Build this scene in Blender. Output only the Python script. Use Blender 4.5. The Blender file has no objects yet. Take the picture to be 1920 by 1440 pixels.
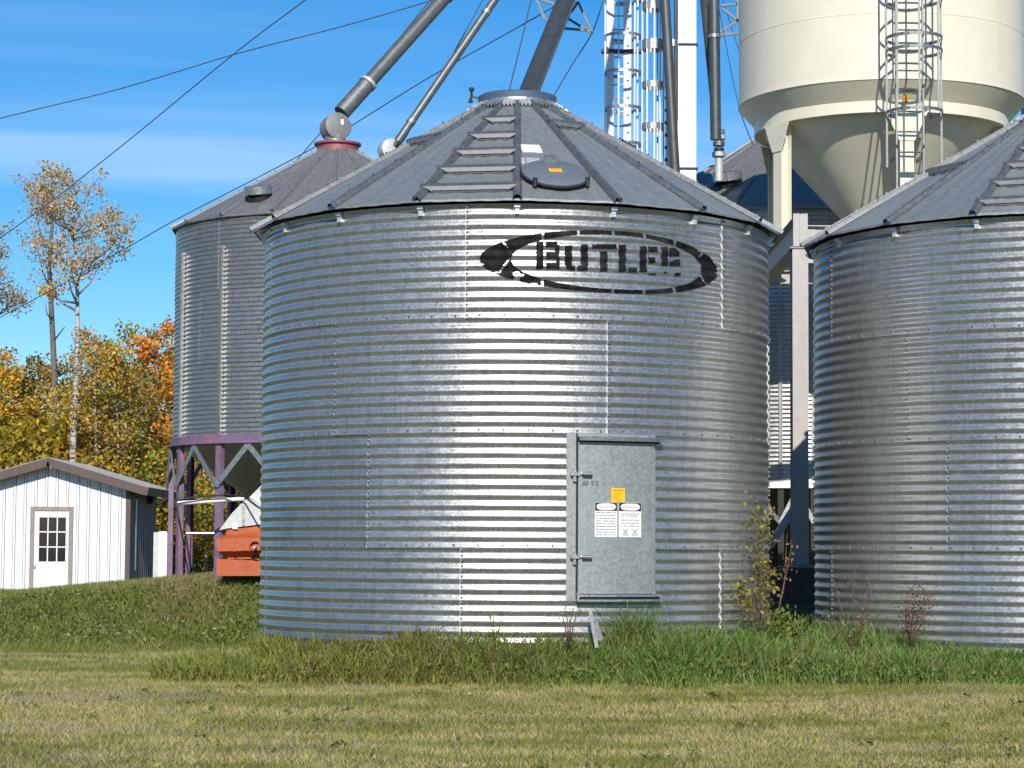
import bpy, math, random
import numpy as np
from mathutils import Vector, Matrix

random.seed(7)
rng = np.random.default_rng(11)
scene = bpy.context.scene
COL = scene.collection
R_ = math.radians

# ------------------------------------------------------------------ camera
FPX = 4271.0
CAMZ = 1.40
PITCH, ROLL = 4.11, 0.35
cam_d = bpy.data.cameras.new('camera')
cam_d.sensor_width = 36.0
cam_d.lens = FPX / 1920 * 36
cam_d.clip_start, cam_d.clip_end = 0.1, 20000
cam = bpy.data.objects.new('camera', cam_d)
COL.objects.link(cam)
cam_rot = Matrix.Rotation(R_(90 + PITCH), 3, 'X') @ Matrix.Rotation(R_(ROLL), 3, 'Z')
cam.location = (0, 0, CAMZ)
cam.rotation_euler = cam_rot.to_euler()
scene.camera = cam
CR = np.array(cam_rot)
CP = np.array((0, 0, CAMZ))

# ------------------------------------------------------------------ light
SUN_EL, SUN_AZ = 32.0, -0.8
w = bpy.data.worlds.new('World')
scene.world = w
w.use_nodes = True
nt = w.node_tree
bg = nt.nodes['Background']
sky = nt.nodes.new('ShaderNodeTexSky')
sky.sky_type = 'NISHITA'
sky.sun_disc = False
sky.sun_elevation = R_(SUN_EL)
sky.sun_rotation = R_(180 + SUN_AZ)
sky.altitude = 600
sky.air_density = 1.0
sky.dust_density = 0.3
sky.ozone_density = 5.0
hsv = nt.nodes.new('ShaderNodeHueSaturation')
hsv.inputs['Saturation'].default_value = 1.36
hsv.inputs['Value'].default_value = 1.0
nt.links.new(sky.outputs[0], hsv.inputs['Color'])
# thin cirrus: long flat wisps, everywhere round the sky
tc = nt.nodes.new('ShaderNodeTexCoord')
mp = nt.nodes.new('ShaderNodeMapping')
mp.inputs['Scale'].default_value = (2.2, 2.2, 46)
mp.inputs['Rotation'].default_value = (0, R_(-1.2), 0)
mp.inputs['Location'].default_value = (0.35, 0.0, 0.9)
nz = nt.nodes.new('ShaderNodeTexNoise')
nz.inputs['Scale'].default_value = 1.0
nz.inputs['Detail'].default_value = 5
nz.inputs['Roughness'].default_value = 0.5
rp = nt.nodes.new('ShaderNodeValToRGB')
rp.color_ramp.elements[0].position = 0.5
rp.color_ramp.elements[0].color = (0, 0, 0, 1)
rp.color_ramp.elements[1].position = 0.78
rp.color_ramp.elements[1].color = (0.5, 0.5, 0.5, 1)
mx = nt.nodes.new('ShaderNodeMixRGB')
mx.inputs['Color2'].default_value = (6.2, 7.6, 9.2, 1)
nt.links.new(tc.outputs['Generated'], mp.inputs['Vector'])
nt.links.new(mp.outputs[0], nz.inputs['Vector'])
nt.links.new(nz.outputs['Fac'], rp.inputs[0])
sepz = nt.nodes.new('ShaderNodeSeparateXYZ')
nt.links.new(tc.outputs['Generated'], sepz.inputs[0])
# a layer of wisps that lies thicker in a low belt of the sky
wob = nt.nodes.new('ShaderNodeMath'); wob.operation = 'MULTIPLY_ADD'
wob.inputs[1].default_value = 0.045
nt.links.new(nz.outputs['Fac'], wob.inputs[0])
nt.links.new(sepz.outputs[2], wob.inputs[2])
belt = nt.nodes.new('ShaderNodeValToRGB')
be = belt.color_ramp.elements
be[0].position = 0.145; be[0].color = (0, 0, 0, 1)
be[1].position = 0.32; be[1].color = (0, 0, 0, 1)
for ps_, vv in ((0.168, 0.03), (0.184, 0.30), (0.192, 0.36), (0.199, 0.14), (0.208, 0.20), (0.216, 0.05), (0.24, 0.10), (0.26, 0.02)):
    e_ = be.new(ps_); e_.color = (vv, vv, vv, 1)
nt.links.new(wob.outputs[0], belt.inputs[0])
n3 = nt.nodes.new('ShaderNodeTexNoise')
n3.inputs['Scale'].default_value = 2.4; n3.inputs['Detail'].default_value = 3
mp3 = nt.nodes.new('ShaderNodeMapping'); mp3.inputs['Scale'].default_value = (1, 1, 12)
mp3.inputs['Location'].default_value = (1.3, 0.4, 0)
nt.links.new(tc.outputs['Generated'], mp3.inputs['Vector']); nt.links.new(mp3.outputs[0], n3.inputs['Vector'])
r3 = nt.nodes.new('ShaderNodeValToRGB')
r3.color_ramp.elements[0].position = 0.3; r3.color_ramp.elements[0].color = (0.22, 0.22, 0.22, 1)
r3.color_ramp.elements[1].position = 0.6
nt.links.new(n3.outputs['Fac'], r3.inputs[0])
bm = nt.nodes.new('ShaderNodeMath'); bm.operation = 'MULTIPLY'
nt.links.new(belt.outputs[0], bm.inputs[0]); nt.links.new(r3.outputs[0], bm.inputs[1])
fs_ = nt.nodes.new('ShaderNodeMath'); fs_.operation = 'MULTIPLY_ADD'; fs_.inputs[1].default_value = 0.28; fs_.use_clamp = True
nt.links.new(rp.outputs[0], fs_.inputs[0]); nt.links.new(bm.outputs[0], fs_.inputs[2])
nt.links.new(fs_.outputs[0], mx.inputs['Fac'])
nt.links.new(hsv.outputs[0], mx.inputs['Color1'])
nt.links.new(mx.outputs[0], bg.inputs['Color'])
bg.inputs['Strength'].default_value = 0.11

sun_d = bpy.data.lights.new('sun', 'SUN')
sun_d.energy = 4.4
sun_d.angle = R_(0.53)
sun_d.color = (1.0, 0.94, 0.85)
sun = bpy.data.objects.new('sun', sun_d)
COL.objects.link(sun)
LD = Vector((math.sin(R_(SUN_AZ)) * math.cos(R_(SUN_EL)), math.cos(R_(SUN_AZ)) * math.cos(R_(SUN_EL)), -math.sin(R_(SUN_EL))))
sun.rotation_euler = LD.to_track_quat('-Z', 'Y').to_euler()
sun.location = (0, -20, 20)

scene.view_settings.view_transform = 'Standard'
scene.view_settings.look = 'None'
scene.view_settings.exposure = 0.18
scene.view_settings.gamma = 1.0
scene.view_settings.use_curve_mapping = False
scene.cycles.max_bounces = 6
scene.cycles.transparent_max_bounces = 8

# ------------------------------------------------------------------ helpers
def ray(px, py):
    d = CR @ np.array(((px - 960) / FPX, (720 - py) / FPX, -1.0))
    return d

def W(px, py, Y):
    d = ray(px, py)
    return CP + d * (Y / d[1])

def proj(P):
    P = np.asarray(P, float)
    q = (P - CP) @ CR
    return np.stack((960 + FPX * q[..., 0] / -q[..., 2], 720 - FPX * q[..., 1] / -q[..., 2]), -1)

def unit(v):
    v = np.asarray(v, float)
    return v / max(1e-12, np.linalg.norm(v))

EX, EY, EZ = np.eye(3)

class MB:
    def __init__(s):
        s.v, s.f, s.m = [], [], []
    def add(s, vs, fs, mi=0):
        b = len(s.v)
        s.v.extend([tuple(map(float, q)) for q in vs])
        s.f.extend([tuple(b + i for i in q) for q in fs])
        s.m.extend([mi] * len(fs))
        return s
    def box(s, o, x, y, z, ax=(EX, EY, EZ), mi=0):
        o = np.asarray(o, float)
        vs = [o + ax[0] * a + ax[1] * b + ax[2] * c for c in z for b in y for a in x]
        return s.add(vs, [(0, 2, 3, 1), (4, 5, 7, 6), (0, 1, 5, 4), (2, 6, 7, 3), (0, 4, 6, 2), (1, 3, 7, 5)], mi)
    def bar(s, a, b, wd, th, up=EZ, mi=0):
        a, b = np.asarray(a, float), np.asarray(b, float)
        d = b - a
        L = np.linalg.norm(d)
        d = d / L
        u = np.cross(d, up)
        if np.linalg.norm(u) < 1e-4:
            u = np.cross(d, EX)
        u = unit(u)
        v = np.cross(u, d)
        return s.box(a, (-wd / 2, wd / 2), (0, L), (-th / 2, th / 2), (u, d, v), mi)
    def tube(s, pts, r, n=8, cap=True, mi=0):
        pts = [np.asarray(p, float) for p in pts]
        rs = r if hasattr(r, '__len__') else [r] * len(pts)
        ref = None
        vs = []
        for i, p in enumerate(pts):
            d = unit((pts[min(i + 1, len(pts) - 1)] - pts[max(i - 1, 0)]))
            if ref is None:
                ref = np.cross(d, EZ)
                if np.linalg.norm(ref) < 1e-3:
                    ref = np.cross(d, EX)
            ref = unit(ref - d * np.dot(ref, d))
            q = np.cross(d, ref)
            for k in range(n):
                a = 2 * math.pi * k / n
                vs.append(p + rs[i] * (math.cos(a) * ref + math.sin(a) * q))
        fs = []
        for i in range(len(pts) - 1):
            for k in range(n):
                k2 = (k + 1) % n
                fs.append((i * n + k, i * n + k2, (i + 1) * n + k2, (i + 1) * n + k))
        if cap:
            fs.append(tuple(range(n))[::-1])
            fs.append(tuple((len(pts) - 1) * n + k for k in range(n)))
        return s.add(vs, fs, mi)
    def lathe(s, prof, n=32, o=(0, 0, 0), ax=(EX, EY, EZ), mi=0, a0=0.0, a1=360.0):
        o = np.asarray(o, float)
        full = abs(a1 - a0 - 360) < 1e-6
        m = n if full else n + 1
        vs = []
        for (r, z) in prof:
            for k in range(m):
                a = R_(a0 + (a1 - a0) * k / n)
                vs.append(o + r * (math.sin(a) * ax[0] - math.cos(a) * ax[1]) + z * ax[2])
        fs = []
        for i in range(len(prof) - 1):
            for k in range(n):
                k2 = (k + 1) % m
                fs.append((i * m + k, i * m + k2, (i + 1) * m + k2, (i + 1) * m + k))
        return s.add(vs, fs, mi)
    def prism(s, poly, d0, d1, o=(0, 0, 0), ax=(EX, EZ, EY), mi=0):
        o = np.asarray(o, float)
        n = len(poly)
        vs = [o + ax[0] * x + ax[1] * y + ax[2] * d0 for x, y in poly] + [o + ax[0] * x + ax[1] * y + ax[2] * d1 for x, y in poly]
        fs = [tuple(range(n)), tuple(range(2 * n - 1, n - 1, -1))]
        fs += [(i, n + i, n + (i + 1) % n, (i + 1) % n) for i in range(n)]
        return s.add(vs, fs, mi)
    def mesh(s, name, mats, smooth=False, off=(0, 0, 0)):
        me = bpy.data.meshes.new(name)
        o = np.asarray(off, float)
        me.from_pydata([(a - o[0], b - o[1], c - o[2]) for a, b, c in s.v], [], s.f)
        mats = mats if isinstance(mats, (list, tuple)) else [mats]
        for m in mats:
            me.materials.append(m)
        me.polygons.foreach_set('material_index', s.m)
        if smooth:
            me.polygons.foreach_set('use_smooth', [True] * len(me.polygons))
            if smooth == 'auto':
                me.set_sharp_from_angle(angle=R_(35))
        me.update()
        return me

def thing(name, loc, label, cat, group=None):
    o = bpy.data.objects.new(name, None)
    o.empty_display_size = 0.3
    o.location = [float(q) for q in loc]
    COL.objects.link(o)
    o['label'] = label
    o['category'] = cat
    if group:
        o['group'] = group
    return o

def root_of(o):
    while o.parent:
        o = o.parent
    return o

def part(name, mb, mats, parent, smooth=False, label=None, kind=None, world=True):
    """world=True: mb is in world coordinates and every ancestor is unrotated with parts at zero offset"""
    off = root_of(parent).location if world else (0, 0, 0)
    o = bpy.data.objects.new(name, mb.mesh(name, mats, smooth, off))
    o.parent = parent
    COL.objects.link(o)
    if label:
        o['label'] = label
    if kind:
        o['kind'] = kind
    return o

def inst(name, me, parent, loc=(0, 0, 0), rz=0.0):
    o = bpy.data.objects.new(name, me)
    o.parent = parent
    o.location = loc
    o.rotation_euler = (0, 0, rz)
    COL.objects.link(o)
    return o

def solo(name, mb, mats, label, cat, group=None, smooth=False, kind=None):
    o = bpy.data.objects.new(name, mb.mesh(name, mats, smooth))
    COL.objects.link(o)
    o['label'] = label
    if cat:
        o['category'] = cat
    if group:
        o['group'] = group
    if kind:
        o['kind'] = kind
    return o

# ------------------------------------------------------------------ materials
def new_mat(name):
    m = bpy.data.materials.new(name)
    m.use_nodes = True
    t = m.node_tree
    return m, t, t.nodes['Principled BSDF']

def tex_vec(t, scale=(1, 1, 1), rand=True):
    c = t.nodes.new('ShaderNodeTexCoord')
    mpn = t.nodes.new('ShaderNodeMapping')
    mpn.inputs['Scale'].default_value = scale
    t.links.new(c.outputs['Object'], mpn.inputs['Vector'])
    if rand:
        oi = t.nodes.new('ShaderNodeObjectInfo')
        ml = t.nodes.new('ShaderNodeMath')
        ml.operation = 'MULTIPLY'
        ml.inputs[1].default_value = 40
        t.links.new(oi.outputs['Random'], ml.inputs[0])
        t.links.new(ml.outputs[0], mpn.inputs['Location'])
    return mpn.outputs[0]

def noise(t, vec, scale, detail=4, rough=0.55):
    n = t.nodes.new('ShaderNodeTexNoise')
    n.inputs['Scale'].default_value = scale
    n.inputs['Detail'].default_value = detail
    n.inputs['Roughness'].default_value = rough
    t.links.new(vec, n.inputs['Vector'])
    return n.outputs['Fac']

def ramp(t, fac, stops):
    r = t.nodes.new('ShaderNodeValToRGB')
    while len(r.color_ramp.elements) < len(stops):
        r.color_ramp.elements.new(0.5)
    for e, (p, c) in zip(r.color_ramp.elements, stops):
        e.position = p
        e.color = (*c, 1) if len(c) == 3 else c
    t.links.new(fac, r.inputs[0])
    return r.outputs[0]

def mixc(t, fac, a, b, mode='MIX'):
    m = t.nodes.new('ShaderNodeMixRGB')
    m.blend_type = mode
    for sock, v in ((m.inputs[0], fac), (m.inputs[1], a), (m.inputs[2], b)):
        if isinstance(v, (int, float)):
            sock.default_value = v
        elif isinstance(v, tuple):
            sock.default_value = (*v, 1)
        else:
            t.links.new(v, sock)
    return m.outputs[0]

def bump(t, b, h, strength, dist=0.01):
    n = t.nodes.new('ShaderNodeBump')
    n.inputs['Strength'].default_value = strength
    n.inputs['Distance'].default_value = dist
    t.links.new(h, n.inputs['Height'])
    t.links.new(n.outputs[0], b.inputs['Normal'])

def galv(name, lo, hi, rough=(0.3, 0.45), metal=0.9, spangle=60, dirt=0.25, bmp=0.08, streak=(14, 14, 0.9), tone=0.0, dent=0.0, grime=False):
    m, t, b = new_mat(name)
    v = tex_vec(t)
    vor = t.nodes.new('ShaderNodeTexVoronoi')
    vor.inputs['Scale'].default_value = spangle
    t.links.new(v, vor.inputs['Vector'])
    sep = t.nodes.new('ShaderNodeSeparateColor')
    t.links.new(vor.outputs['Color'], sep.inputs[0])
    n1 = noise(t, v, 9, 6, 0.6)
    sp = mixc(t, 0.5, sep.outputs[0], n1)
    c = ramp(t, sp, [(0.25, lo), (0.75, hi)])
    # rain streaks and grime
    vs = tex_vec(t, streak)
    n2 = noise(t, vs, 1.6, 5, 0.6)
    g = ramp(t, n2, [(0.45, (0, 0, 0)), (0.8, (dirt, dirt, dirt))])
    c2 = mixc(t, g, c, (0.20, 0.19, 0.17))
    oi2 = t.nodes.new('ShaderNodeObjectInfo')
    tone_ = ramp(t, oi2.outputs['Random'], [(0.0, (1 - tone,) * 3), (1.0, (1.0,) * 3)])
    c2 = mixc(t, 1.0, c2, tone_, 'MULTIPLY')
    if grime:
        # splashed mud and dull oxide close above the ground
        ge = t.nodes.new('ShaderNodeNewGeometry')
        sz = t.nodes.new('ShaderNodeSeparateXYZ')
        t.links.new(ge.outputs['Position'], sz.inputs[0])
        ng = noise(t, ge.outputs['Position'], 3.5, 7, 0.7)
        hz = t.nodes.new('ShaderNodeMath'); hz.operation = 'MULTIPLY_ADD'
        hz.inputs[1].default_value = -0.55
        t.links.new(ng, hz.inputs[0]); t.links.new(sz.outputs[2], hz.inputs[2])
        gr_ = ramp(t, hz.outputs[0], [(0.0, (0.65,) * 3), (0.45, (0, 0, 0))])
        c2 = mixc(t, gr_, c2, (0.19, 0.165, 0.125))
        # scattered stains and drips
        n5 = noise(t, ge.outputs['Position'], 1.1, 8, 0.72)
        st_ = ramp(t, n5, [(0.56, (0, 0, 0)), (0.72, (0.38,) * 3)])
        c2 = mixc(t, st_, c2, (0.27, 0.265, 0.25))
    t.links.new(c2, b.inputs['Base Color'])
    rr = ramp(t, sp, [(0.2, (rough[0],) * 3), (0.8, (rough[1],) * 3)])
    t.links.new(rr, b.inputs['Roughness'])
    b.inputs['Metallic'].default_value = metal
    bump(t, b, sp, bmp, 0.004)
    if dent:
        nd = noise(t, v, 3.2, 2, 0.5)
        b2 = t.nodes.new('ShaderNodeBump')
        b2.inputs['Strength'].default_value = dent
        b2.inputs['Distance'].default_value = 0.05
        t.links.new(nd, b2.inputs['Height'])
        old = b.inputs['Normal'].links[0].from_node
        t.links.new(b2.outputs[0], old.inputs['Normal'])
    return m

def paint(name, col, rough=0.5, var=0.12, dirt=(0.2, 0.17, 0.13), damt=0.2, scale=3.0, metal=0.0, streak=True, rand=True):
    m, t, b = new_mat(name)
    v = tex_vec(t, rand=rand)
    n1 = noise(t, v, scale * 4, 6, 0.6)
    dk = tuple(q * (1 - var) for q in col)
    lt = tuple(min(1, q * (1 + var * 0.6)) for q in col)
    c = ramp(t, n1, [(0.3, dk), (0.7, lt)])
    vs = tex_vec(t, (scale * 3, scale * 3, scale * 0.25) if streak else (scale,) * 3, rand)
    n2 = noise(t, vs, 1.0, 6, 0.65)
    g = ramp(t, n2, [(0.5, (0, 0, 0)), (0.85, (damt,) * 3)])
    t.links.new(mixc(t, g, c, dirt), b.inputs['Base Color'])
    b.inputs['Roughness'].default_value = rough
    b.inputs['Metallic'].default_value = metal
    bump(t, b, n1, 0.05, 0.004)
    return m

def flat(name, col, rough=0.6, metal=0.0):
    m, t, b = new_mat(name)
    v = tex_vec(t)
    n1 = noise(t, v, 25, 4)
    t.links.new(ramp(t, n1, [(0.3, tuple(q * 0.85 for q in col)), (0.7, tuple(min(1, q * 1.1) for q in col))]), b.inputs['Base Color'])
    b.inputs['Roughness'].default_value = rough
    b.inputs['Metallic'].default_value = metal
    return m

M_WALL = galv('galvanised_wall', (0.45, 0.46, 0.44), (0.60, 0.615, 0.59), (0.31, 0.43), 0.83, 70, 0.34, tone=0.14, dent=0.14, grime=True)
M_WALL2 = galv('galvanised_wall_fine', (0.42, 0.415, 0.39), (0.58, 0.575, 0.545), (0.30, 0.4), 0.84, 60, 0.2, tone=0.12, dent=0.1)
M_ROOF = galv('galvanised_roof', (0.30, 0.33, 0.325), (0.365, 0.395, 0.385), (0.40, 0.5), 0.5, 40, 0.22, bmp=0.04, tone=0.12, dent=0.12, streak=(16, 1.2, 1.2))
M_RIB = galv('galvanised_rib', (0.19, 0.20, 0.20), (0.27, 0.28, 0.28), (0.45, 0.6), 0.75, 40, 0.3)
M_ROOF2 = galv('weathered_roof', (0.245, 0.25, 0.245), (0.30, 0.305, 0.30), (0.5, 0.65), 0.6, 40, 0.35)
M_DOOR = galv('galvanised_door', (0.28, 0.305, 0.30), (0.36, 0.39, 0.385), (0.5, 0.65), 0.55, 45, 0.15)
M_STEEL = galv('galvanised_fittings', (0.34, 0.35, 0.35), (0.5, 0.51, 0.51), (0.35, 0.5), 0.8, 60, 0.3)
M_BRIGHT = galv('bright_zinc', (0.50, 0.51, 0.51), (0.66, 0.66, 0.66), (0.35, 0.5), 0.35, 60, 0.1)
M_PIPE = paint('spout_steel', (0.175, 0.185, 0.18), 0.45, 0.25, (0.10, 0.10, 0.09), 0.5, 2.0, 0.5)
M_PIPED = paint('spout_dark_steel', (0.115, 0.125, 0.125), 0.45, 0.2, (0.07, 0.07, 0.065), 0.5, 2.0, 0.55)
M_DARK = flat('dark_iron', (0.035, 0.036, 0.038), 0.5, 0.3)
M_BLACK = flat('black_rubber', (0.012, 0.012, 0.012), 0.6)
M_CREAM = paint('cream_paint', (0.76, 0.71, 0.55), 0.42, 0.05, (0.46, 0.40, 0.29), 0.22, 0.8)
M_BEAM = paint('primer_grey_beam', (0.46, 0.43, 0.40), 0.6, 0.1, (0.25, 0.2, 0.16), 0.35, 2.0)
M_WHITE = paint('white_paint', (0.80, 0.80, 0.80), 0.45, 0.04, (0.5, 0.48, 0.44), 0.15, 2.0)
M_SIDING = paint('white_siding', (0.74, 0.75, 0.79), 0.4, 0.03, (0.5, 0.48, 0.45), 0.12, 2.0)
M_BROWN = paint('brown_trim', (0.10, 0.066, 0.055), 0.55, 0.15)
M_FRAME = paint('weathered_wood_frame', (0.30, 0.26, 0.22), 0.8, 0.25)
M_PURPLE = paint('faded_purple_paint', (0.20, 0.135, 0.22), 0.6, 0.3, (0.40, 0.10, 0.15), 0.85, 1.1)
M_RED = paint('red_collar_paint', (0.27, 0.075, 0.10), 0.5, 0.15)
M_ORANGE = paint('orange_paint', (0.46, 0.10, 0.032), 0.5, 0.15, (0.25, 0.08, 0.03), 0.5, 2.5)
M_TIN = paint('dull_sheet_metal', (0.55, 0.56, 0.56), 0.5, 0.12, (0.3, 0.28, 0.25), 0.3, 2.5, 0.2)
M_DULL = paint('dull_grey_drum', (0.22, 0.225, 0.22), 0.6, 0.15, (0.12, 0.11, 0.1), 0.3, 2.5, 0.1)
M_CAP = paint('blue_grey_cap', (0.075, 0.115, 0.17), 0.45, 0.12, (0.1, 0.1, 0.1), 0.2, 2.0)
M_HATCH = paint('grey_hatch', (0.19, 0.21, 0.235), 0.5, 0.12, (0.1, 0.1, 0.1), 0.3, 3.0, 0.3)
M_YELLOW = flat('yellow_sticker', (0.85, 0.50, 0.01), 0.5)
M_PAPER = flat('white_label', (0.80, 0.80, 0.80), 0.5)
M_INK = flat('grey_print', (0.28, 0.28, 0.29), 0.6)
M_PINK = flat('faded_red_print', (0.75, 0.45, 0.40), 0.6)
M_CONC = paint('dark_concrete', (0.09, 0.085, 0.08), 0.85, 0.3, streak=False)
M_WIRE = flat('wire_rope', (0.10, 0.11, 0.13), 0.6, 0.4)
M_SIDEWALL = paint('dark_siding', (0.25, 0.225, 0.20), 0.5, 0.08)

def stencil_mat():
    m, t, b = new_mat('worn_black_stencil')
    v = tex_vec(t, rand=False)
    n1 = noise(t, v, 7, 8, 0.7)
    c = ramp(t, n1, [(0.42, (0.006, 0.006, 0.007)), (0.62, (0.022, 0.022, 0.022)), (0.75, (0.06, 0.057, 0.05))])
    t.links.new(c, b.inputs['Base Color'])
    b.inputs['Roughness'].default_value = 0.75
    b.inputs['Specular IOR Level'].default_value = 0.15
    return m
M_STENCIL = stencil_mat()
M_STEP = galv('step_sheet', (0.15, 0.155, 0.155), (0.22, 0.225, 0.225), (0.5, 0.6), 0.5, 40, 0.3)
M_BOLT = flat('weathered_bolt', (0.17, 0.17, 0.165), 0.6, 0.5)

def glass_mat():
    m, t, b = new_mat('dark_window_glass')
    b.inputs['Base Color'].default_value = (0.012, 0.016, 0.018, 1)
    b.inputs['Roughness'].default_value = 0.06
    return m
M_GLASS = glass_mat()

def attr_mat(name, rough=0.7, transl=0.0, spec=0.25):
    m, t, b = new_mat(name)
    a = t.nodes.new('ShaderNodeVertexColor')
    a.layer_name = 'Col'
    t.links.new(a.outputs[0], b.inputs['Base Color'])
    b.inputs['Roughness'].default_value = rough
    b.inputs['Specular IOR Level'].default_value = spec
    if transl > 0:
        tr = t.nodes.new('ShaderNodeBsdfTranslucent')
        t.links.new(a.outputs[0], tr.inputs[0])
        mxs = t.nodes.new('ShaderNodeMixShader')
        mxs.inputs[0].default_value = transl
        t.links.new(b.outputs[0], mxs.inputs[1])
        t.links.new(tr.outputs[0], mxs.inputs[2])
        t.links.new(mxs.outputs[0], t.nodes['Material Output'].inputs[0])
    return m
M_GRASS = attr_mat('grass_blade', 0.6, 0.25, 0.25)
M_LEAF = attr_mat('autumn_leaf', 0.5, 0.3, 0.35)
def tree_tone():
    t = M_LEAF.node_tree
    a = [n for n in t.nodes if n.bl_idname == 'ShaderNodeVertexColor'][0]
    outs = [l.to_socket for l in a.outputs[0].links]
    oi = t.nodes.new('ShaderNodeObjectInfo')
    r = ramp(t, oi.outputs['Random'], [(0.0, (0.70, 0.74, 0.8)), (0.5, (1.12, 1.06, 0.95)), (1.0, (1.38, 1.18, 0.95))])
    m = mixc(t, 1.0, a.outputs[0], r, 'MULTIPLY')
    for o_ in outs:
        t.links.new(m, o_)
tree_tone()

def birch_mat():
    m, t, b = new_mat('pale_bark')
    v = tex_vec(t, (3, 3, 14))
    n1 = noise(t, v, 1.3, 5, 0.7)
    t.links.new(ramp(t, n1, [(0.40, (0.05, 0.045, 0.04)), (0.50, (0.38, 0.36, 0.32)), (0.7, (0.62, 0.60, 0.55))]), b.inputs['Base Color'])
    b.inputs['Roughness'].default_value = 0.8
    return m
M_BIRCH = birch_mat()
M_BARK = paint('grey_bark', (0.16, 0.14, 0.125), 0.9, 0.3)
M_STEM = paint('dry_stem', (0.16, 0.085, 0.06), 0.8, 0.3)
M_STEMG = paint('green_stem', (0.10, 0.12, 0.04), 0.7, 0.2)

def ground_mat():
    m, t, b = new_mat('turf_soil')
    v = tex_vec(t, rand=False)
    n1 = noise(t, v, 0.8, 8, 0.65)
    n2 = noise(t, v, 14, 6, 0.7)
    c1 = ramp(t, n1, [(0.3, (0.085, 0.085, 0.028)), (0.55, (0.16, 0.145, 0.055)), (0.75, (0.24, 0.20, 0.10))])
    c2 = ramp(t, n2, [(0.3, (0.45, 0.45, 0.45)), (0.7, (1, 1, 1))])
    t.links.new(mixc(t, 1.0, c1, c2, 'MULTIPLY'), b.inputs['Base Color'])
    b.inputs['Roughness'].default_value = 0.95
    bump(t, b, n2, 0.6, 0.03)
    return m
M_GROUND = ground_mat()

# ------------------------------------------------------------------ terrain
MAIN_C = np.array((0.04, 24.82))
BIN_R = 2.743
RIGHT_C = np.array((6.13, 25.25))

def sst(a, b, x):
    t = np.clip((x - a) / (b - a), 0, 1)
    return t * t * (3 - 2 * t)

_lat = rng.random((256, 256))
def vnoise(x, y):
    xi, yi = np.floor(x).astype(int), np.floor(y).astype(int)
    fx, fy = x - xi, y - yi
    fx, fy = fx * fx * (3 - 2 * fx), fy * fy * (3 - 2 * fy)
    g = lambda i, j: _lat[i % 256, j % 256]
    return (g(xi, yi) * (1 - fx) + g(xi + 1, yi) * fx) * (1 - fy) + (g(xi, yi + 1) * (1 - fx) + g(xi + 1, yi + 1) * fx) * fy

def fbm(x, y, o=3):
    s, a, tot = 0, 1.0, 0
    for k in range(o):
        s = s + a * vnoise(x * 2 ** k + 17 * k, y * 2 ** k + 5 * k)
        tot += a
        a *= 0.5
    return s / tot

def ground_z(x, y):
    x, y = np.asarray(x, float), np.asarray(y, float)
    z = 0.10 * sst(17, 21.5, y) + 0.05 * (fbm(x * 0.5, y * 0.35, 2) - 0.5)
    dm = np.minimum(np.hypot(x - MAIN_C[0], y - MAIN_C[1]), np.hypot(x - RIGHT_C[0], y - RIGHT_C[1]))
    z = z + 0.20 * (1 - sst(BIN_R - 0.1, BIN_R + 0.8, dm))
    plat = 0.70 + 0.33 * np.clip((x + 7.0) / 3.5, 0, 1) + 0.06 * (fbm(x * 0.8 + 9, y * 0.8, 2) - 0.5)
    up = sst(28.0, 31.3, y)
    z = z * (1 - up) + plat * up
    z = z - 0.45 * sst(33.5, 46, y)
    return z

xs = np.concatenate((-np.geomspace(4000, 14, 26), np.linspace(-13, 13, 131), np.geomspace(14, 4000, 26)))
ys = np.concatenate((-np.geomspace(3000, 10, 14), np.linspace(0, 12, 13), np.linspace(12.25, 50, 152), np.geomspace(52, 9000, 30)))
GX, GY = np.meshgrid(xs, ys)
GZ = ground_z(GX, GY)
nx, ny = len(xs), len(ys)
me = bpy.data.meshes.new('ground')
me.from_pydata(np.stack((GX, GY, GZ), -1).reshape(-1, 3).tolist(), [],
               [(j * nx + i, j * nx + i + 1, (j + 1) * nx + i + 1, (j + 1) * nx + i) for j in range(ny - 1) for i in range(nx - 1)])
me.materials.append(M_GROUND)
me.polygons.foreach_set('use_smooth', [True] * len(me.polygons))
g_o = bpy.data.objects.new('ground', me)
COL.objects.link(g_o)
g_o['kind'] = 'structure'
g_o['label'] = 'mown farmyard ground rising to a low bank behind the bins'

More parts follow.
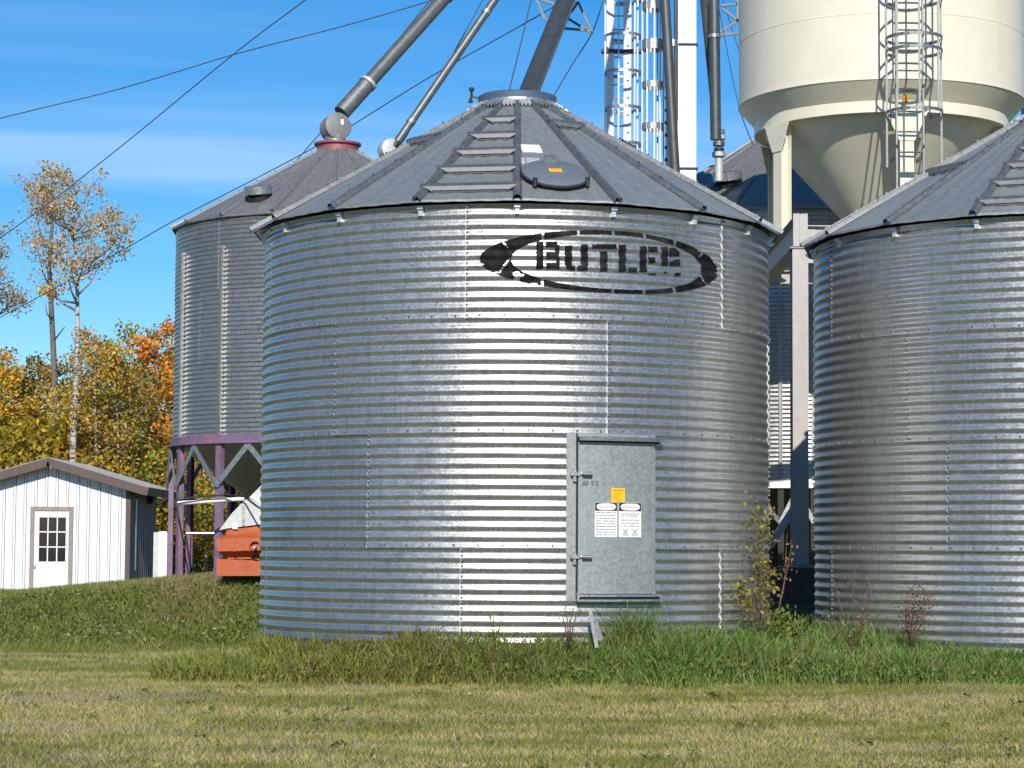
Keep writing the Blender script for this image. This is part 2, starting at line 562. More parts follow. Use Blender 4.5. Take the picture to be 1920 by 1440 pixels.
# ------------------------------------------------------------------ corrugated bins
def sheet_mesh(name, R, A, ncorr, pitch, span, segs, mat, per=10, lap=1.4, edge=0.009, phase=0.0, hem=0.22):
    """one curved corrugated wall sheet from phi=0 to span, laps outside its neighbour at phi=0 and outside the ring below"""
    H = ncorr * pitch
    nz_ = ncorr * per
    zz = np.linspace(-0.012, H, nz_ + 1)
    ph = np.concatenate(([0.0], np.linspace(hem, span + lap, segs)))
    w_ = 2 * math.pi * (zz / pitch + phase)
    rad = R + A * (np.cos(w_) + 0.085 * np.cos(3 * w_)) + 0.004 * (1 - zz / H)
    v = []
    for i, p in enumerate(ph):
        r = rad + edge * (1 - i / segs)
        a = R_(p)
        v.append(np.stack((r * math.sin(a), -r * math.cos(a), zz), -1))
    a = 0.0
    v.append(np.stack((0 * zz, -(rad - 0.002), zz), -1))           # exposed cut edge
    v.append(v[0])
    V = np.concatenate(v)
    n = nz_ + 1
    F = [(i * n + j, (i + 1) * n + j, (i + 1) * n + j + 1, i * n + j + 1) for i in range(segs) for j in range(nz_)]
    b = (segs + 1) * n
    F += [(b + j, b + n + j, b + n + j + 1, b + j + 1) for j in range(nz_)]
    me = bpy.data.meshes.new(name)
    me.from_pydata(V.tolist(), [], F)
    me.materials.append(mat)
    me.materials.append(M_BRIGHT)
    me.polygons.foreach_set('use_smooth', [True] * len(me.polygons))
    me.polygons.foreach_set('material_index', [1] * nz_ + [0] * ((segs - 1) * nz_) + [1] * nz_)
    return me

class Roof:
    """n flat panels from the eave polygon to a collar; local coordinates round the bin axis"""
    def __init__(s, n, off, Re, ze, Rc, zc):
        s.n, s.off, s.Re, s.ze, s.Rc, s.zc = n, off, Re, ze, Rc, zc
        s.st = 360.0 / n
    def corner(s, phi, t):
        r = s.Re + (s.Rc - s.Re) * t
        a = R_(phi)
        return np.array((r * math.sin(a), -r * math.cos(a), s.ze + (s.zc - s.ze) * t))
    def pt(s, p0, u, t):
        return s.corner(p0, t) * (1 - u) + s.corner(p0 + s.st, t) * u
    def frame(s, p0, u, t):
        o = s.pt(p0, u, t)
        es = unit(s.pt(p0, 1, t) - s.pt(p0, 0, t))
        nn = unit(np.cross(es, s.pt(p0, 0.5, 1) - s.pt(p0, 0.5, 0)))
        if nn[2] < 0:
            nn = -nn
        et = np.cross(nn, es)
        return o, es, et, nn
    def hit(s, C, px, py):
        """which panel the line of sight through this point of the photo lands on"""
        d = ray(px, py)
        best = None
        for k in range(s.n):
            p0 = s.off + k * s.st
            o, es, et, nn = s.frame(p0, 0.5, 0)
            o = o + C
            den = np.dot(d, nn)
            if abs(den) < 1e-9:
                continue
            L = np.dot(o - CP, nn) / den
            P = CP + d * L - C
            t = (P[2] - s.ze) / (s.zc - s.ze)
            wdt = np.linalg.norm(s.pt(p0, 1, t) - s.pt(p0, 0, t))
            u = 0.5 + np.dot(P - s.pt(p0, 0.5, t), es) / max(1e-6, wdt)
            if 0 <= u <= 1 and -0.05 <= t <= 1 and (best is None or L < best[0]):
                best = (L, p0, u, t)
        return best[1:] if best else None

def roof_panel_mesh(rf, name, mat, lip=0.022):
    mb = MB()
    nu = 25
    a = rf.off * 0
    nn = rf.frame(0, 0.5, 0)[3]
    rows = []
    for t in (0.0, 0.35, 0.7, 1.0):
        row = []
        for i in range(nu):
            u = i / (nu - 1)
            hgt = 0.012 * (0.5 - 0.5 * math.cos(u * 2 * math.pi * 4)) ** 2 * (1 - 0.4 * t) * (0.35 if t == 0 else 1.0)
            row.append(rf.pt(0, u, t) + nn * hgt)
        rows.append(row)
    lo = [p + np.array((0, 0, -lip)) for p in rows[0]]
    vs = lo + [p for r in rows for p in r]
    fs = [(j * nu + i, j * nu + i + 1, (j + 1) * nu + i + 1, (j + 1) * nu + i) for j in range(4) for i in range(nu - 1)]
    mb.add(vs, fs)
    return mb.mesh(name, mat, 'auto')

def roof_rib_mesh(rf, name, mat, w0=0.095, h0=0.05):
    mb = MB()
    a, b = rf.corner(0, -0.01), rf.corner(0, 1.0)
    d = unit(b - a)
    up = unit(np.cross(EX, d))
    if up[2] < 0:
        up = -up
    prof = [(-w0 / 2, 0.004), (-w0 / 4, h0), (w0 / 4, h0), (w0 / 2, 0.004)]
    vs = [a + EX * x + up * y for x, y in prof] + [b + EX * x * 0.75 + up * y * 0.8 for x, y in prof]
    mb.add(vs, [(0, 1, 5, 4), (1, 2, 6, 5), (2, 3, 7, 6)])
    for s_ in np.linspace(0.12, 0.95, 7):
        p = a + (b - a) * s_ + up * h0
        mb.box(p, (-0.009, 0.009), (-0.009, 0.009), (-0.002, 0.012), (EX, d, up))
    return mb.mesh(name, mat)

PITCH_C = 0.1016
RING_H = 11 * PITCH_C
SHEET = sheet_mesh('wall_sheet', BIN_R, 0.0082, 11, PITCH_C, 60, 26, M_WALL)
ROOF = Roof(18, 0.0, BIN_R + 0.13, 4 * RING_H + 0.035, 0.44, 4 * RING_H + 1.45)
PANEL = roof_panel_mesh(ROOF, 'roof_panel', M_ROOF)
RIB = roof_rib_mesh(ROOF, 'roof_rib', M_RIB)

def step_mesh(rf, t):
    """a folded sheet step spanning one roof panel between two ribs"""
    mb = MB()
    o, es, et, nn = rf.frame(0, 0.5, t)
    hw = np.linalg.norm(rf.pt(0, 1, t) - rf.pt(0, 0, t)) / 2
    ax = (es, et, nn)
    e = 0.04
    mb.box(o, (-hw - e, hw + e), (-0.002, 0.055), (0.062, 0.067), ax)
    mb.box(o, (-hw - e, hw + e), (-0.006, -0.002), (0.040, 0.067), ax)
    for sx in (-1, 1):
        mb.bar(o + es * sx * (hw + e * 0.3) + nn * 0.06, o + es * sx * (hw - 0.10) + nn * 0.012 - et * 0.05, 0.02, 0.006, nn)
    mb.bar(o - es * (hw - 0.10) + nn * 0.012 - et * 0.05, o + es * (hw - 0.10) + nn * 0.012 - et * 0.05, 0.022, 0.012, nn)
    q = [o - es * (hw + e * 0.3) + nn * 0.06 - et * 0.007, o + es * (hw + e * 0.3) + nn * 0.06 - et * 0.007,
         o + es * (hw - 0.07) + nn * 0.026 - et * 0.035, o - es * (hw - 0.07) + nn * 0.026 - et * 0.035]
    mb.add(q + [p - et * -0.004 for p in q], [(0, 1, 2, 3), (7, 6, 5, 4)], 1)
    return mb.mesh('roof_step', [M_RIB, M_STEP])

def bolt_mesh(R, rings, offs, nring_bolts, H):
    mb = MB()
    def bolt(phi, z, r):
        a = R_(phi)
        er = np.array((math.sin(a), -math.cos(a), 0))
        et = np.array((math.cos(a), math.sin(a), 0))
        mb.box(er * r + EZ * z, (-0.009, 0.009), (-0.009, 0.009), (-0.01, 0.012), (et, EZ, er))
    for k in range(rings):
        for i in range(nring_bolts):
            bolt((i + 0.5) * 360 / nring_bolts, k * H + 0.022, R + 0.012)
        for j in range(6):
            for c in range(22):
                bolt(offs[k] + 60 * j + 0.45, k * H + (c + 0.5) * H / 22, R + 0.014)
    return mb

def grain_bin(C, base_z, label, offs, roof_off, group, step_rows):
    root = thing('grain_bin', (C[0], C[1], base_z), label, 'grain bin', group)
    for k in range(4):
        for j in range(6):
            inst('wall_sheet', SHEET, root, (0, 0, k * RING_H), R_(offs[k] + 60 * j))
    for k in range(18):
        inst('roof_panel', PANEL, root, rz=R_(roof_off + 20 * k))
        inst('roof_rib', RIB, root, rz=R_(roof_off + 20 * k))
    clip = MB()
    clip.box((0, -BIN_R - 0.03, 4 * RING_H - 0.075), (-0.022, 0.022), (-0.012, 0.03), (-0.03, 0.05))
    clip.box((0, -BIN_R - 0.05, 4 * RING_H - 0.03), (-0.03, 0.03), (-0.012, 0.03), (-0.012, 0.02))
    cm = clip.mesh('eave_clip', M_BRIGHT)
    for k in range(18):
        inst('eave_clip', cm, root, rz=R_(roof_off + 20 * k))
    zc = ROOF.zc
    mb = MB().lathe([(0.46, zc - 0.045), (0.46, zc + 0.012), (0.435, zc + 0.04), (0.43, zc + 0.075)], 36)
    part('roof_collar', mb, M_STEEL, root, 'auto', world=False)
    mb = MB().lathe([(0.41, zc + 0.05), (0.43, zc + 0.07), (0.435, zc + 0.14), (0.41, zc + 0.155), (0.16, zc + 0.185), (0.0, zc + 0.19)], 40)
    part('cap', mb, M_CAP, root, 'auto', world=False)
    # crimped flashing pieces under the collar, one per panel
    fl = MB()
    for i in range(4):
        u0 = 0.06 + i * 0.22
        p0, p1 = ROOF.pt(0, u0, 0.955), ROOF.pt(0, u0 + 0.2, 0.955)
        q0, q1 = ROOF.pt(0, u0, 1.0), ROOF.pt(0, u0 + 0.2, 1.0)
        up = np.array((0, -0.5, 0.86)) * 0.022
        fl.add([p0 + up * 0.6, p1 + up * 0.6, q1 + up * 1.5, q0 + up * 1.5, (p0 + p1) / 2 + up * 2.4, (q0 + q1) / 2 + up * 2.8],
               [(0, 4, 5, 3), (4, 1, 2, 5)])
    fm = fl.mesh('collar_flashing', M_STEEL)
    fb = fl.mesh('collar_flashing', M_BRIGHT)
    for k in range(18):
        inst('collar_flashing', fb if k in (0, 17) else fm, root, rz=R_(roof_off + 20 * k + 0.0))
    for (k, t) in step_rows:
        inst('roof_step', step_mesh(ROOF, t), root, rz=R_(roof_off + 20 * k))
    part('bolt', bolt_mesh(BIN_R, 4, offs, 72, RING_H), M_BOLT, root, world=False, kind='stuff')
    # a shallow foundation kerb
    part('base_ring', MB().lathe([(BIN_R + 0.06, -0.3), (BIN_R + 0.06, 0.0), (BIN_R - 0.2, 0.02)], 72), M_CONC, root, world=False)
    return root

BASE_Z = CAMZ - RING_H
main_bin = grain_bin(MAIN_C, BASE_Z, 'wide corrugated steel grain bin with black stencilled oval lettering and a small door',
                     [-11.2, -32, -41.2, -10.6], 0.0, 'low corrugated grain bins',
                     [(-1, t) for t in (0.08, 0.26, 0.435, 0.605, 0.78)] + [(1, 0.75), (-3, 0.64), (3, 0.66)])
RB_Z = BASE_Z + 0.0
right_bin = grain_bin(RIGHT_C, RB_Z, 'corrugated steel grain bin without lettering, cut off by the right frame edge',
                      [-76.6, -38.6, -48.6, -76.2], 8.8, 'low corrugated grain bins',
                      [(-2, t) for t in (0.08, 0.26, 0.435, 0.605, 0.78)] + [(-4, 0.5)])

MC3 = np.array((MAIN_C[0], MAIN_C[1], BASE_Z))

def cyl(phi, z, r=BIN_R):
    a = R_(phi)
    return MC3 + np.array((r * math.sin(a), -r * math.cos(a), 0)) + EZ * (z - BASE_Z)

def cyl_frame(phi):
    a = R_(phi)
    return np.array((math.cos(a), math.sin(a), 0)), EZ, np.array((math.sin(a), -math.cos(a), 0))

# ---- stencilled oval and lettering, painted on the corrugation
def build_stencil():
    du, dz = 0.0045, 0.0045
    ph = np.arange(-9.0, 49.5, math.degrees(du / BIN_R))
    zz = np.arange(3.78, 4.62, dz)
    PH, ZZ = np.meshgrid(ph, zz, indexing='ij')
    a = np.radians(PH)
    P = np.stack((MC3[0] + BIN_R * np.sin(a), MC3[1] - BIN_R * np.cos(a), ZZ), -1)
    pp = proj(P)
    X, Y = (pp[..., 0] - 880) * 4, (pp[..., 1] - 400) * 4
    n1 = fbm(PH * 1.1 + 30, ZZ * 22, 4)
    n2 = fbm(PH * 3.1 + 70, ZZ * 60 + 9, 3)
    Xw = X + (n2 - 0.5) * 8
    Yw = Y + (n1 - 0.5) * 7
    rects = [(500, 552, 212, 420), (572, 655, 213, 256), (572, 668, 290, 345), (572, 672, 375, 420), (640, 672, 240, 300), (648, 676, 335, 390),
             (712, 766, 245, 396), (832, 886, 235, 396), (722, 786, 396, 432), (806, 880, 396, 432),
             (915, 1096, 235, 268), (975, 1030, 290, 438),
             (1115, 1168, 238, 442), (1185, 1248, 408, 445),
             (1272, 1322, 250, 442), (1335, 1402, 252, 293), (1335, 1386, 332, 376), (1340, 1392, 452, 466),
             (1435, 1482, 255, 396), (1492, 1566, 262, 326), (1494, 1570, 345, 398), (1535, 1572, 448, 474), (1450, 1476, 440, 454)]
    m = np.zeros(X.shape, bool)
    for x0, x1, y0, y1 in rects:
        m |= (Xw > x0) & (Xw < x1) & (Yw > y0) & (Yw < y1)
    m &= ~((X > 1540) & (Y < 262 + (X - 1540) * 1.2))
    m &= ~((X > 700) & (X < 752) & (Y > 420 - (752 - X) * 0.2 + 6))
    m &= ~((X > 1492) & (X < 1540) & (Y > 330) & (Y < 365 - (X - 1492) * 0.35))
    letters = m.copy()
    # oval band in surface coordinates
    uc, zc = 20.0, 4.205
    ex, ez = (PH - uc) / 27.6, (ZZ - zc) / 0.308
    ix, iz = (PH - 20.7) / 21.9, (ZZ - zc) / 0.272
    band = (ex ** 2 + ez ** 2 < 1 + 0.02 * (n1 - 0.5)) & (ix ** 2 + iz ** 2 > 1)
    top = Y < 335
    gaps = np.zeros(X.shape, bool)
    for gx in (548, 815, 1075, 1310, 1532):
        gaps |= top & (np.abs(X - gx) < 10)
    for gx in (545, 1070, 1302, 1530):
        gaps |= (~top) & (np.abs(X - gx) < 11)
    gaps |= (np.abs((X - 1722) - (Y - 320) * -0.7) < 10) & top & (Y > 240)
    gaps |= (np.abs((X - 1742) - (Y - 490) * 0.75) < 11) & (~top)
    gaps |= (np.abs((X - 258) - (Y - 225) * 0.9) < 9) & (Y < 262)
    gaps |= (np.abs((X - 262) + (Y - 392) * 0.75) < 9) & (X > 222) & (X < 315) & (Y > 335)
    band &= ~gaps
    m = letters | band
    # worn patches: most on the lower left of the oval and the B
    wear = 0.20 + 0.03 * sst(600, 150, X) + 0.13 * (Y > 440) * sst(1000, 300, X) - 0.06 * letters
    m &= ~(fbm(PH * 0.55 + 5, ZZ * 26 + 50, 3) < wear)
    idx = np.argwhere(m)
    key = {}
    V, F = [], []
    rr = lambda z: BIN_R + 0.0082 * (np.cos(2 * math.pi * (z - BASE_Z) / PITCH_C) + 0.085 * np.cos(6 * math.pi * (z - BASE_Z) / PITCH_C)) + 0.0145
    def vert(i, j):
        k = (i, j)
        if k not in key:
            key[k] = len(V)
            p, z = R_(ph[0] + i * (ph[1] - ph[0])), zz[0] + j * dz
            r = rr(z)
            V.append((r * math.sin(p), -r * math.cos(p), z - BASE_Z))
        return key[k]
    for i, j in idx:
        F.append((vert(i, j), vert(i + 1, j), vert(i + 1, j + 1), vert(i, j + 1)))
    me = bpy.data.meshes.new('stencil_lettering')
    me.from_pydata(V, [], F)
    me.materials.append(M_STENCIL)
    me.polygons.foreach_set('use_smooth', [True] * len(me.polygons))
    o = inst('stencil_lettering', me, main_bin)
    o['label'] = 'worn black stencilled oval with the word BUTLER'
build_stencil()

# ---- door of the main bin
def curved_plate(mb, p0, p1, z0, z1, r0, r1, n=10, mi=0):
    vs, fs = [], []
    for i in range(n + 1):
        p = p0 + (p1 - p0) * i / n
        vs += [cyl(p, z0, r0), cyl(p, z1, r0), cyl(p, z1, r1), cyl(p, z0, r1)]
    for i in range(n):
        a, b = i * 4, i * 4 + 4
        for k in range(4):
            fs.append((a + k, b + k, b + (k + 1) % 4, a + (k + 1) % 4))
    fs += [(3, 2, 1, 0), (n * 4, n * 4 + 1, n * 4 + 2, n * 4 + 3)]
    mb.add(vs, fs, mi)
    return mb

def zpx(y):
    return CAMZ + (1027 - y) / 193.2
D0, D1, DT, DBt = 12.6, 29.2, zpx(822), zpx(1112)
mb = MB()
curved_plate(mb, D0 - 2.3, D1 + 0.7, DBt - 0.07, DT + 0.05, BIN_R - 0.02, BIN_R + 0.020)
frame = part('door_frame', mb, M_DOOR, main_bin)
mb = MB()
curved_plate(mb, D0, D1, DBt, DT, BIN_R + 0.022, BIN_R + 0.052)
door = part('door', mb, M_DOOR, main_bin)
mb = MB()
curved_plate(mb, D0 - 0.35, D0 - 0.02, DBt - 0.05, DT + 0.05, BIN_R + 0.012, BIN_R + 0.026, 2)
part('door_seal', mb, M_BLACK, main_bin)
mb = MB()
curved_plate(mb, D0 - 0.1, D1 + 1.4, DT + 0.005, DT + 0.022, BIN_R + 0.02, BIN_R + 0.115)
curved_plate(mb, D0 - 0.1, D1 + 1.4, DT - 0.02, DT + 0.005, BIN_R + 0.108, BIN_R + 0.115)
part('door_hood', mb, M_RIB, main_bin)
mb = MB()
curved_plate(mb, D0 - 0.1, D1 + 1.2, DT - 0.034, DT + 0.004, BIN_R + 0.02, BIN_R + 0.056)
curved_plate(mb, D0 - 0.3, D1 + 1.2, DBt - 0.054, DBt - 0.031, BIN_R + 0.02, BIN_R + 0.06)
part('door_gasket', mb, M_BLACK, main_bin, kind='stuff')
mb = MB()
curved_plate(mb, D0 - 0.3, D1 + 1.4, DBt - 0.075, DBt - 0.055, BIN_R + 0.02, BIN_R + 0.10)
curved_plate(mb, D0 - 0.3, D1 + 1.4, DBt - 0.03, DBt - 0.008, BIN_R + 0.02, BIN_R + 0.085)
curved_plate(mb, D0 - 0.3, D0 + 0.1, DBt - 0.055, DBt + 0.01, BIN_R + 0.02, BIN_R + 0.09, 2)
part('door_sill', mb, M_STEEL, main_bin)
for yy in (888, 1043):
    ax = cyl_frame(D0)
    mb = MB()
    o = cyl(D0, zpx(yy), BIN_R)
    mb.box(o, (-0.075, 0.02), (-0.018, 0.018), (0.03, 0.07), ax)
    mb.box(o, (-0.05, -0.022), (-0.075, 0.05), (0.02, 0.055), ax)
    mb.tube([o + ax[0] * 0.02 + ax[2] * 0.065, o + ax[0] * 0.13 + ax[2] * 0.075], 0.014, 8)
    la = part('latch', mb, M_STEEL, main_bin)
    mb = MB()
    mb.tube([o + ax[0] * 0.035 + ax[2] * 0.082 - EZ * 0.004, o + ax[0] * 0.13 + ax[2] * 0.084 - EZ * 0.004], 0.021, 10)
    part('latch_grip', mb, M_RIB, la)

def phx(x):
    """bin azimuth seen at this column of the photo"""
    lo, hi = -89.0, 89.0
    for _ in range(40):
        md = (lo + hi) / 2
        if proj(cyl(md, 1.8))[0] < x:
            lo = md
        else:
            hi = md
    return lo

def placard(x0, x1, y0, y1):
    a, b = phx(x0), phx(x1)
    r = BIN_R + 0.053
    mb = MB()
    curved_plate(mb, a, b, zpx(y1), zpx(y0), r, r + 0.003, 4)
    return a, b, r + 0.003, mb

a, b, r, mb = placard(1142, 1167, 914, 940)
pl = part('warning_sticker', mb, M_YELLOW, door)
mb = MB()
curved_plate(mb, a + 0.3, b - 0.3, zpx(919), zpx(917), r, r + 0.001, 2)
for q in (924, 928, 932, 936):
    curved_plate(mb, a + 0.4, b - 0.5, zpx(q + 0.8), zpx(q), r, r + 0.001, 2)
part('sticker_print', mb, flat('brown_print', (0.5, 0.25, 0.01)), door, kind='stuff')
for (x0, x1, kind_) in ((1112, 1153, 0), (1156, 1197, 1)):
    a, b, r, mb = placard(x0, x1, 941, 1006)
    part('danger_placard', mb, M_PAPER, door, label='white danger placard with ruled text' if kind_ == 0 else 'white danger placard with two crossed pictures')
    mb = MB()
    curved_plate(mb, a + 0.05, b - 0.05, zpx(957), zpx(941.5), r, r + 0.0012, 4)
    part('placard_header', mb, M_BLACK, door)
    mb = MB()
    o = cyl((a + b) / 2, zpx(949.3), r + 0.0015)
    ax = cyl_frame((a + b) / 2)
    hw = (b - a) / 2 * math.pi / 180 * BIN_R * 0.87
    pts = [(hw * math.copysign(abs(math.cos(t)) ** 0.6, math.cos(t)), 0.034 * math.copysign(abs(math.sin(t)) ** 0.8, math.sin(t))) for t in np.linspace(0, 2 * math.pi, 24, endpoint=False)]
    mb.prism(pts, 0, 0.002, o, ax)
    part('placard_oval', mb, M_PAPER, door)
    mb = MB()
    for i in range(6):
        mb.box(o, (-hw * 0.72 + i * hw * 0.25, -hw * 0.72 + i * hw * 0.25 + hw * 0.15), (-0.012, 0.012), (0.002, 0.003), ax)
    mb.box(o, (-hw * 0.5, hw * 0.5), (-0.024, -0.021), (0.002, 0.003), ax)
    part('oval_print', mb, M_PINK, door, kind='stuff')
    mb = MB()
    W_ = (b - a) * math.pi / 180 * BIN_R
    o2 = cyl((a + b) / 2, zpx(1006), r)
    rr_ = random.Random(4 + kind_)
    if kind_ == 0:
        for i, q in enumerate(np.linspace(0.02, 0.235, 9)):
            x = -W_ / 2 * 0.92
            while x < W_ / 2 * 0.85:
                L = rr_.uniform(0.02, 0.07)
                mb.box(o2, (x, min(x + L, W_ / 2 * 0.9)), (q, q + 0.0055), (0.003, 0.0045), ax)
                x += L + 0.009
    else:
        for q in (0.225, 0.205, 0.165, 0.135, 0.108):
            x = -W_ / 2 * 0.8
            while x < W_ / 2 * 0.7:
                L = rr_.uniform(0.01, 0.04)
                mb.box(o2, (x, min(x + L, W_ / 2 * 0.8)), (q, q + 0.006), (0.003, 0.0045), ax)
                x += L + 0.008
        for cx in (-0.05, 0.05):
            c = o2 + ax[0] * cx + EZ * 0.055 + ax[2] * 0.004
            mb.bar(c - ax[0] * 0.025 - EZ * 0.025, c + ax[0] * 0.025 + EZ * 0.025, 0.006, 0.002, ax[2])
            mb.bar(c - ax[0] * 0.025 + EZ * 0.025, c + ax[0] * 0.025 - EZ * 0.025, 0.006, 0.002, ax[2])
            mb.box(c, (-0.028, 0.028), (-0.034, -0.03), (-0.001, 0.001), ax)
    part('placard_print', mb, M_INK, door, kind='stuff')
# handwritten "AD 55"
ax = cyl_frame(phx(1104))
o = cyl(phx(1104), zpx(906), BIN_R + 0.0545)
strokes = [[(-0.078, -0.022), (-0.066, 0.022), (-0.054, -0.022)], [(-0.073, -0.004), (-0.058, -0.004)],
           [(-0.042, -0.022), (-0.042, 0.022), (-0.026, 0.012), (-0.024, -0.010), (-0.042, -0.022)],
           [(0.032, 0.022), (0.014, 0.022), (0.013, 0.004), (0.030, 0.0), (0.030, -0.016), (0.012, -0.022)],
           [(0.074, 0.022), (0.055, 0.022), (0.054, 0.004), (0.071, 0.0), (0.071, -0.016), (0.053, -0.022)]]
mb = MB()
for s_ in strokes:
    for p, q in zip(s_[:-1], s_[1:]):
        mb.bar(o + ax[0] * p[0] + EZ * p[1], o + ax[0] * q[0] + EZ * q[1], 0.0065, 0.0015, ax[2])
part('handwriting', mb, flat('marker_ink', (0.05, 0.06, 0.07)), door)

# ---- roof hatch and patches of the main bin
def roof_axes(px, py, rf=ROOF, C=MC3):
    p0, u, t = rf.hit(C, px, py)
    o, es, et, nn = rf.frame(p0, u, t)
    return o + C, (es, et, nn)

o, ax = roof_axes(1040, 336)
mb = MB().lathe([(0.30, 0.0), (0.30, 0.055)], 40, o, ax)
hatch = part('hatch_rim', mb, M_DARK, main_bin, 'auto')
rim = [(0.325, 0.05), (0.338, 0.056), (0.338, 0.072), (0.325, 0.08), (0.10, 0.09), (0.0, 0.092)]
mb = MB().lathe(rim, 44, o, ax)
part('hatch_lid', mb, M_HATCH, hatch, 'auto')
mb = MB().lathe([(0.34, 0.04), (0.35, 0.044), (0.35, 0.056), (0.34, 0.06)], 44, o, ax)
part('hatch_band', mb, M_DARK, hatch, 'auto')
for sx, sy in ((-0.245, -0.245), (0.29, -0.19)):
    mb = MB().box(o, (sx - 0.02, sx + 0.02), (sy - 0.022, sy + 0.022), (0.0, 0.10), ax)
    mb.tube([o + ax[0] * sx + ax[1] * sy + ax[2] * 0.10, o + ax[0] * sx + ax[1] * (sy - 0.05) + ax[2] * 0.03], 0.014, 8)
    part('hatch_clamp', mb, M_DARK, hatch)
mb = MB().box(o, (-0.06, 0.06), (0.29, 0.36), (0.02, 0.12), ax)
part('hatch_hinge', mb, M_STEEL, hatch)
mb = MB().box(o, (-0.065, 0.065), (-0.03, 0.05), (0.088, 0.095), ax)
part('hatch_sticker', mb, M_YELLOW, hatch)
mb = MB()
for q in (-0.01, 0.012, 0.032):
    mb.box(o, (-0.045, 0.045), (q, q + 0.008), (0.0951, 0.0958), ax)
part('sticker_print', mb, flat('amber_print', (0.6, 0.3, 0.01)), hatch, kind='stuff')
o, ax = roof_axes(996, 281)
mb = MB().box(o, (-0.105, 0.105), (-0.10, 0.12), (0.008, 0.013), ax)
rl = part('roof_notice', mb, M_PAPER, main_bin)
mb = MB()
for i in range(7):
    mb.box(o, (-0.075 + i * 0.018, -0.075 + i * 0.018 + 0.012), (0.03, 0.055), (0.0131, 0.014), ax)
part('notice_print', mb, flat('faint_print', (0.55, 0.56, 0.58)), rl)
o, ax = roof_axes(994, 301)
part('roof_patch', MB().box(o, (-0.105, 0.10), (-0.12, 0.06), (0.006, 0.009), ax), M_BRIGHT, main_bin)
# level sensor on the collar
c = W(897, 184, MAIN_C[1] - 0.05)
mb = MB().bar(c, c + np.array((-0.09, 0, 0.02)), 0.02, 0.02)
mb.tube([c + np.array((-0.075, 0, 0.0)), c + np.array((-0.075, 0, 0.09))], 0.014, 8)
mb.tube([c + np.array((-0.075, 0, 0.08)), c + np.array((-0.075, 0, 0.115))], 0.03, 10)
mb.tube([c + np.array((-0.085, 0, 0.0)), c + np.array((-0.085, 0, -0.05))], [0.012, 0.03], 10)
part('level_sensor', mb, M_DARK, main_bin)

# ------------------------------------------------------------------ tall hopper bins
def hopper_bin(C, R, z0, z1, zc, Rc, n_roof, roof_off, rings, label, leg_phi, zleg, sheet_offs, collar_mat, skirt_mat, leg_mat, apex_z, group, cone_mat, wall_mat, roof_mat):
    root = thing('hopper_bin', (C[0], C[1], zleg), label, 'hopper bin', group)
    L = lambda z: z - zleg
    H = (z1 - z0) / rings
    nc = 16
    sh = sheet_mesh('wall_sheet', R, 0.0062, nc, H / nc, 60, 22, wall_mat, 8, 1.2, 0.004)
    for k in range(rings):
        for j in range(6):
            inst('wall_sheet', sh, root, (0, 0, L(z0) + k * H), R_(sheet_offs[k % len(sheet_offs)] + 60 * j))
    rf = Roof(n_roof, roof_off, R + 0.07, L(z1) + 0.0, Rc, L(zc))
    pm = roof_panel_mesh(rf, 'roof_panel', roof_mat, 0.03)
    rm = roof_rib_mesh(rf, 'roof_rib', roof_mat, 0.06, 0.035)
    for k in range(n_roof):
        inst('roof_panel', pm, root, rz=R_(roof_off + k * rf.st))
        inst('roof_rib', rm, root, rz=R_(roof_off + k * rf.st))
    mb = MB().lathe([(Rc + 0.01, L(zc) - 0.03), (Rc + 0.0, L(zc) + 0.1), (Rc + 0.04, L(zc) + 0.105), (Rc + 0.04, L(zc) + 0.135), (Rc - 0.05, L(zc) + 0.15), (0, L(zc) + 0.16)], 28)
    part('collar', mb, collar_mat, root, 'auto', world=False)
    # stiffener posts on the wall, following the legs
    st = MB()
    st.box((0, -R - 0.012, 0), (-0.028, 0.028), (-0.006, 0.004), (L(z0), L(z1) - 0.42))
    for sx in (-1, 1):
        st.box((sx * 0.024, -R - 0.012, 0), (-0.005, 0.005), (-0.04, -0.006), (L(z0), L(z1) - 0.42))
    sm = st.mesh('stiffener', M_STEEL)
    for p in leg_phi:
        if p != -85:
            inst('stiffener', sm, root, rz=R_(p))
    mb = MB().lathe([(R + 0.0, L(z0) + 0.02), (R + 0.035, L(z0) + 0.02), (R + 0.035, L(z0) - 0.075), (R + 0.09, L(z0) - 0.08), (R + 0.09, L(z0) - 0.105), (R - 0.10, L(z0) - 0.11)], 64)
    part('skirt_ring', mb, skirt_mat, root, 'auto', world=False)
    mb = MB().lathe([(R - 0.03, L(z0) - 0.05), (0.22, L(apex_z)), (0.2, L(apex_z) - 0.12), (0, L(apex_z) - 0.12)], 36)
    part('hopper_cone', mb, cone_mat, root, False, world=False)
    lg = MB()
    h = L(z0) - 0.118
    lg.box((0, -R - 0.0, 0), (-0.05, 0.05), (-0.05, -0.038), (-0.3, h))
    lg.box((-0.044, -R - 0.0, 0), (-0.006, 0.006), (-0.038, 0.02), (-0.3, h))
    lg.box((0.044, -R - 0.0, 0), (-0.006, 0.006), (-0.038, 0.02), (-0.3, h))
    lm = lg.mesh('leg', leg_mat)
    for p in leg_phi:
        inst('leg', lm, root, rz=R_(p))
    ps = sorted(leg_phi)
    for i, p in enumerate(ps):
        q = ps[(i + 1) % len(ps)] + (360 if i == len(ps) - 1 else 0)
        m = (p + q) / 2
        f = lambda ph, z, rr: np.array((rr * math.sin(R_(ph)), -rr * math.cos(R_(ph)), z))
        for e in (p, q):
            bb = MB().bar(f(m, h - 0.01, R + 0.06), f(e, h - 0.56, R + 0.085), 0.075, 0.012, f(m, 0, 1.0))
            part('brace', bb, M_STEEL, root, world=False)
    return root, rf

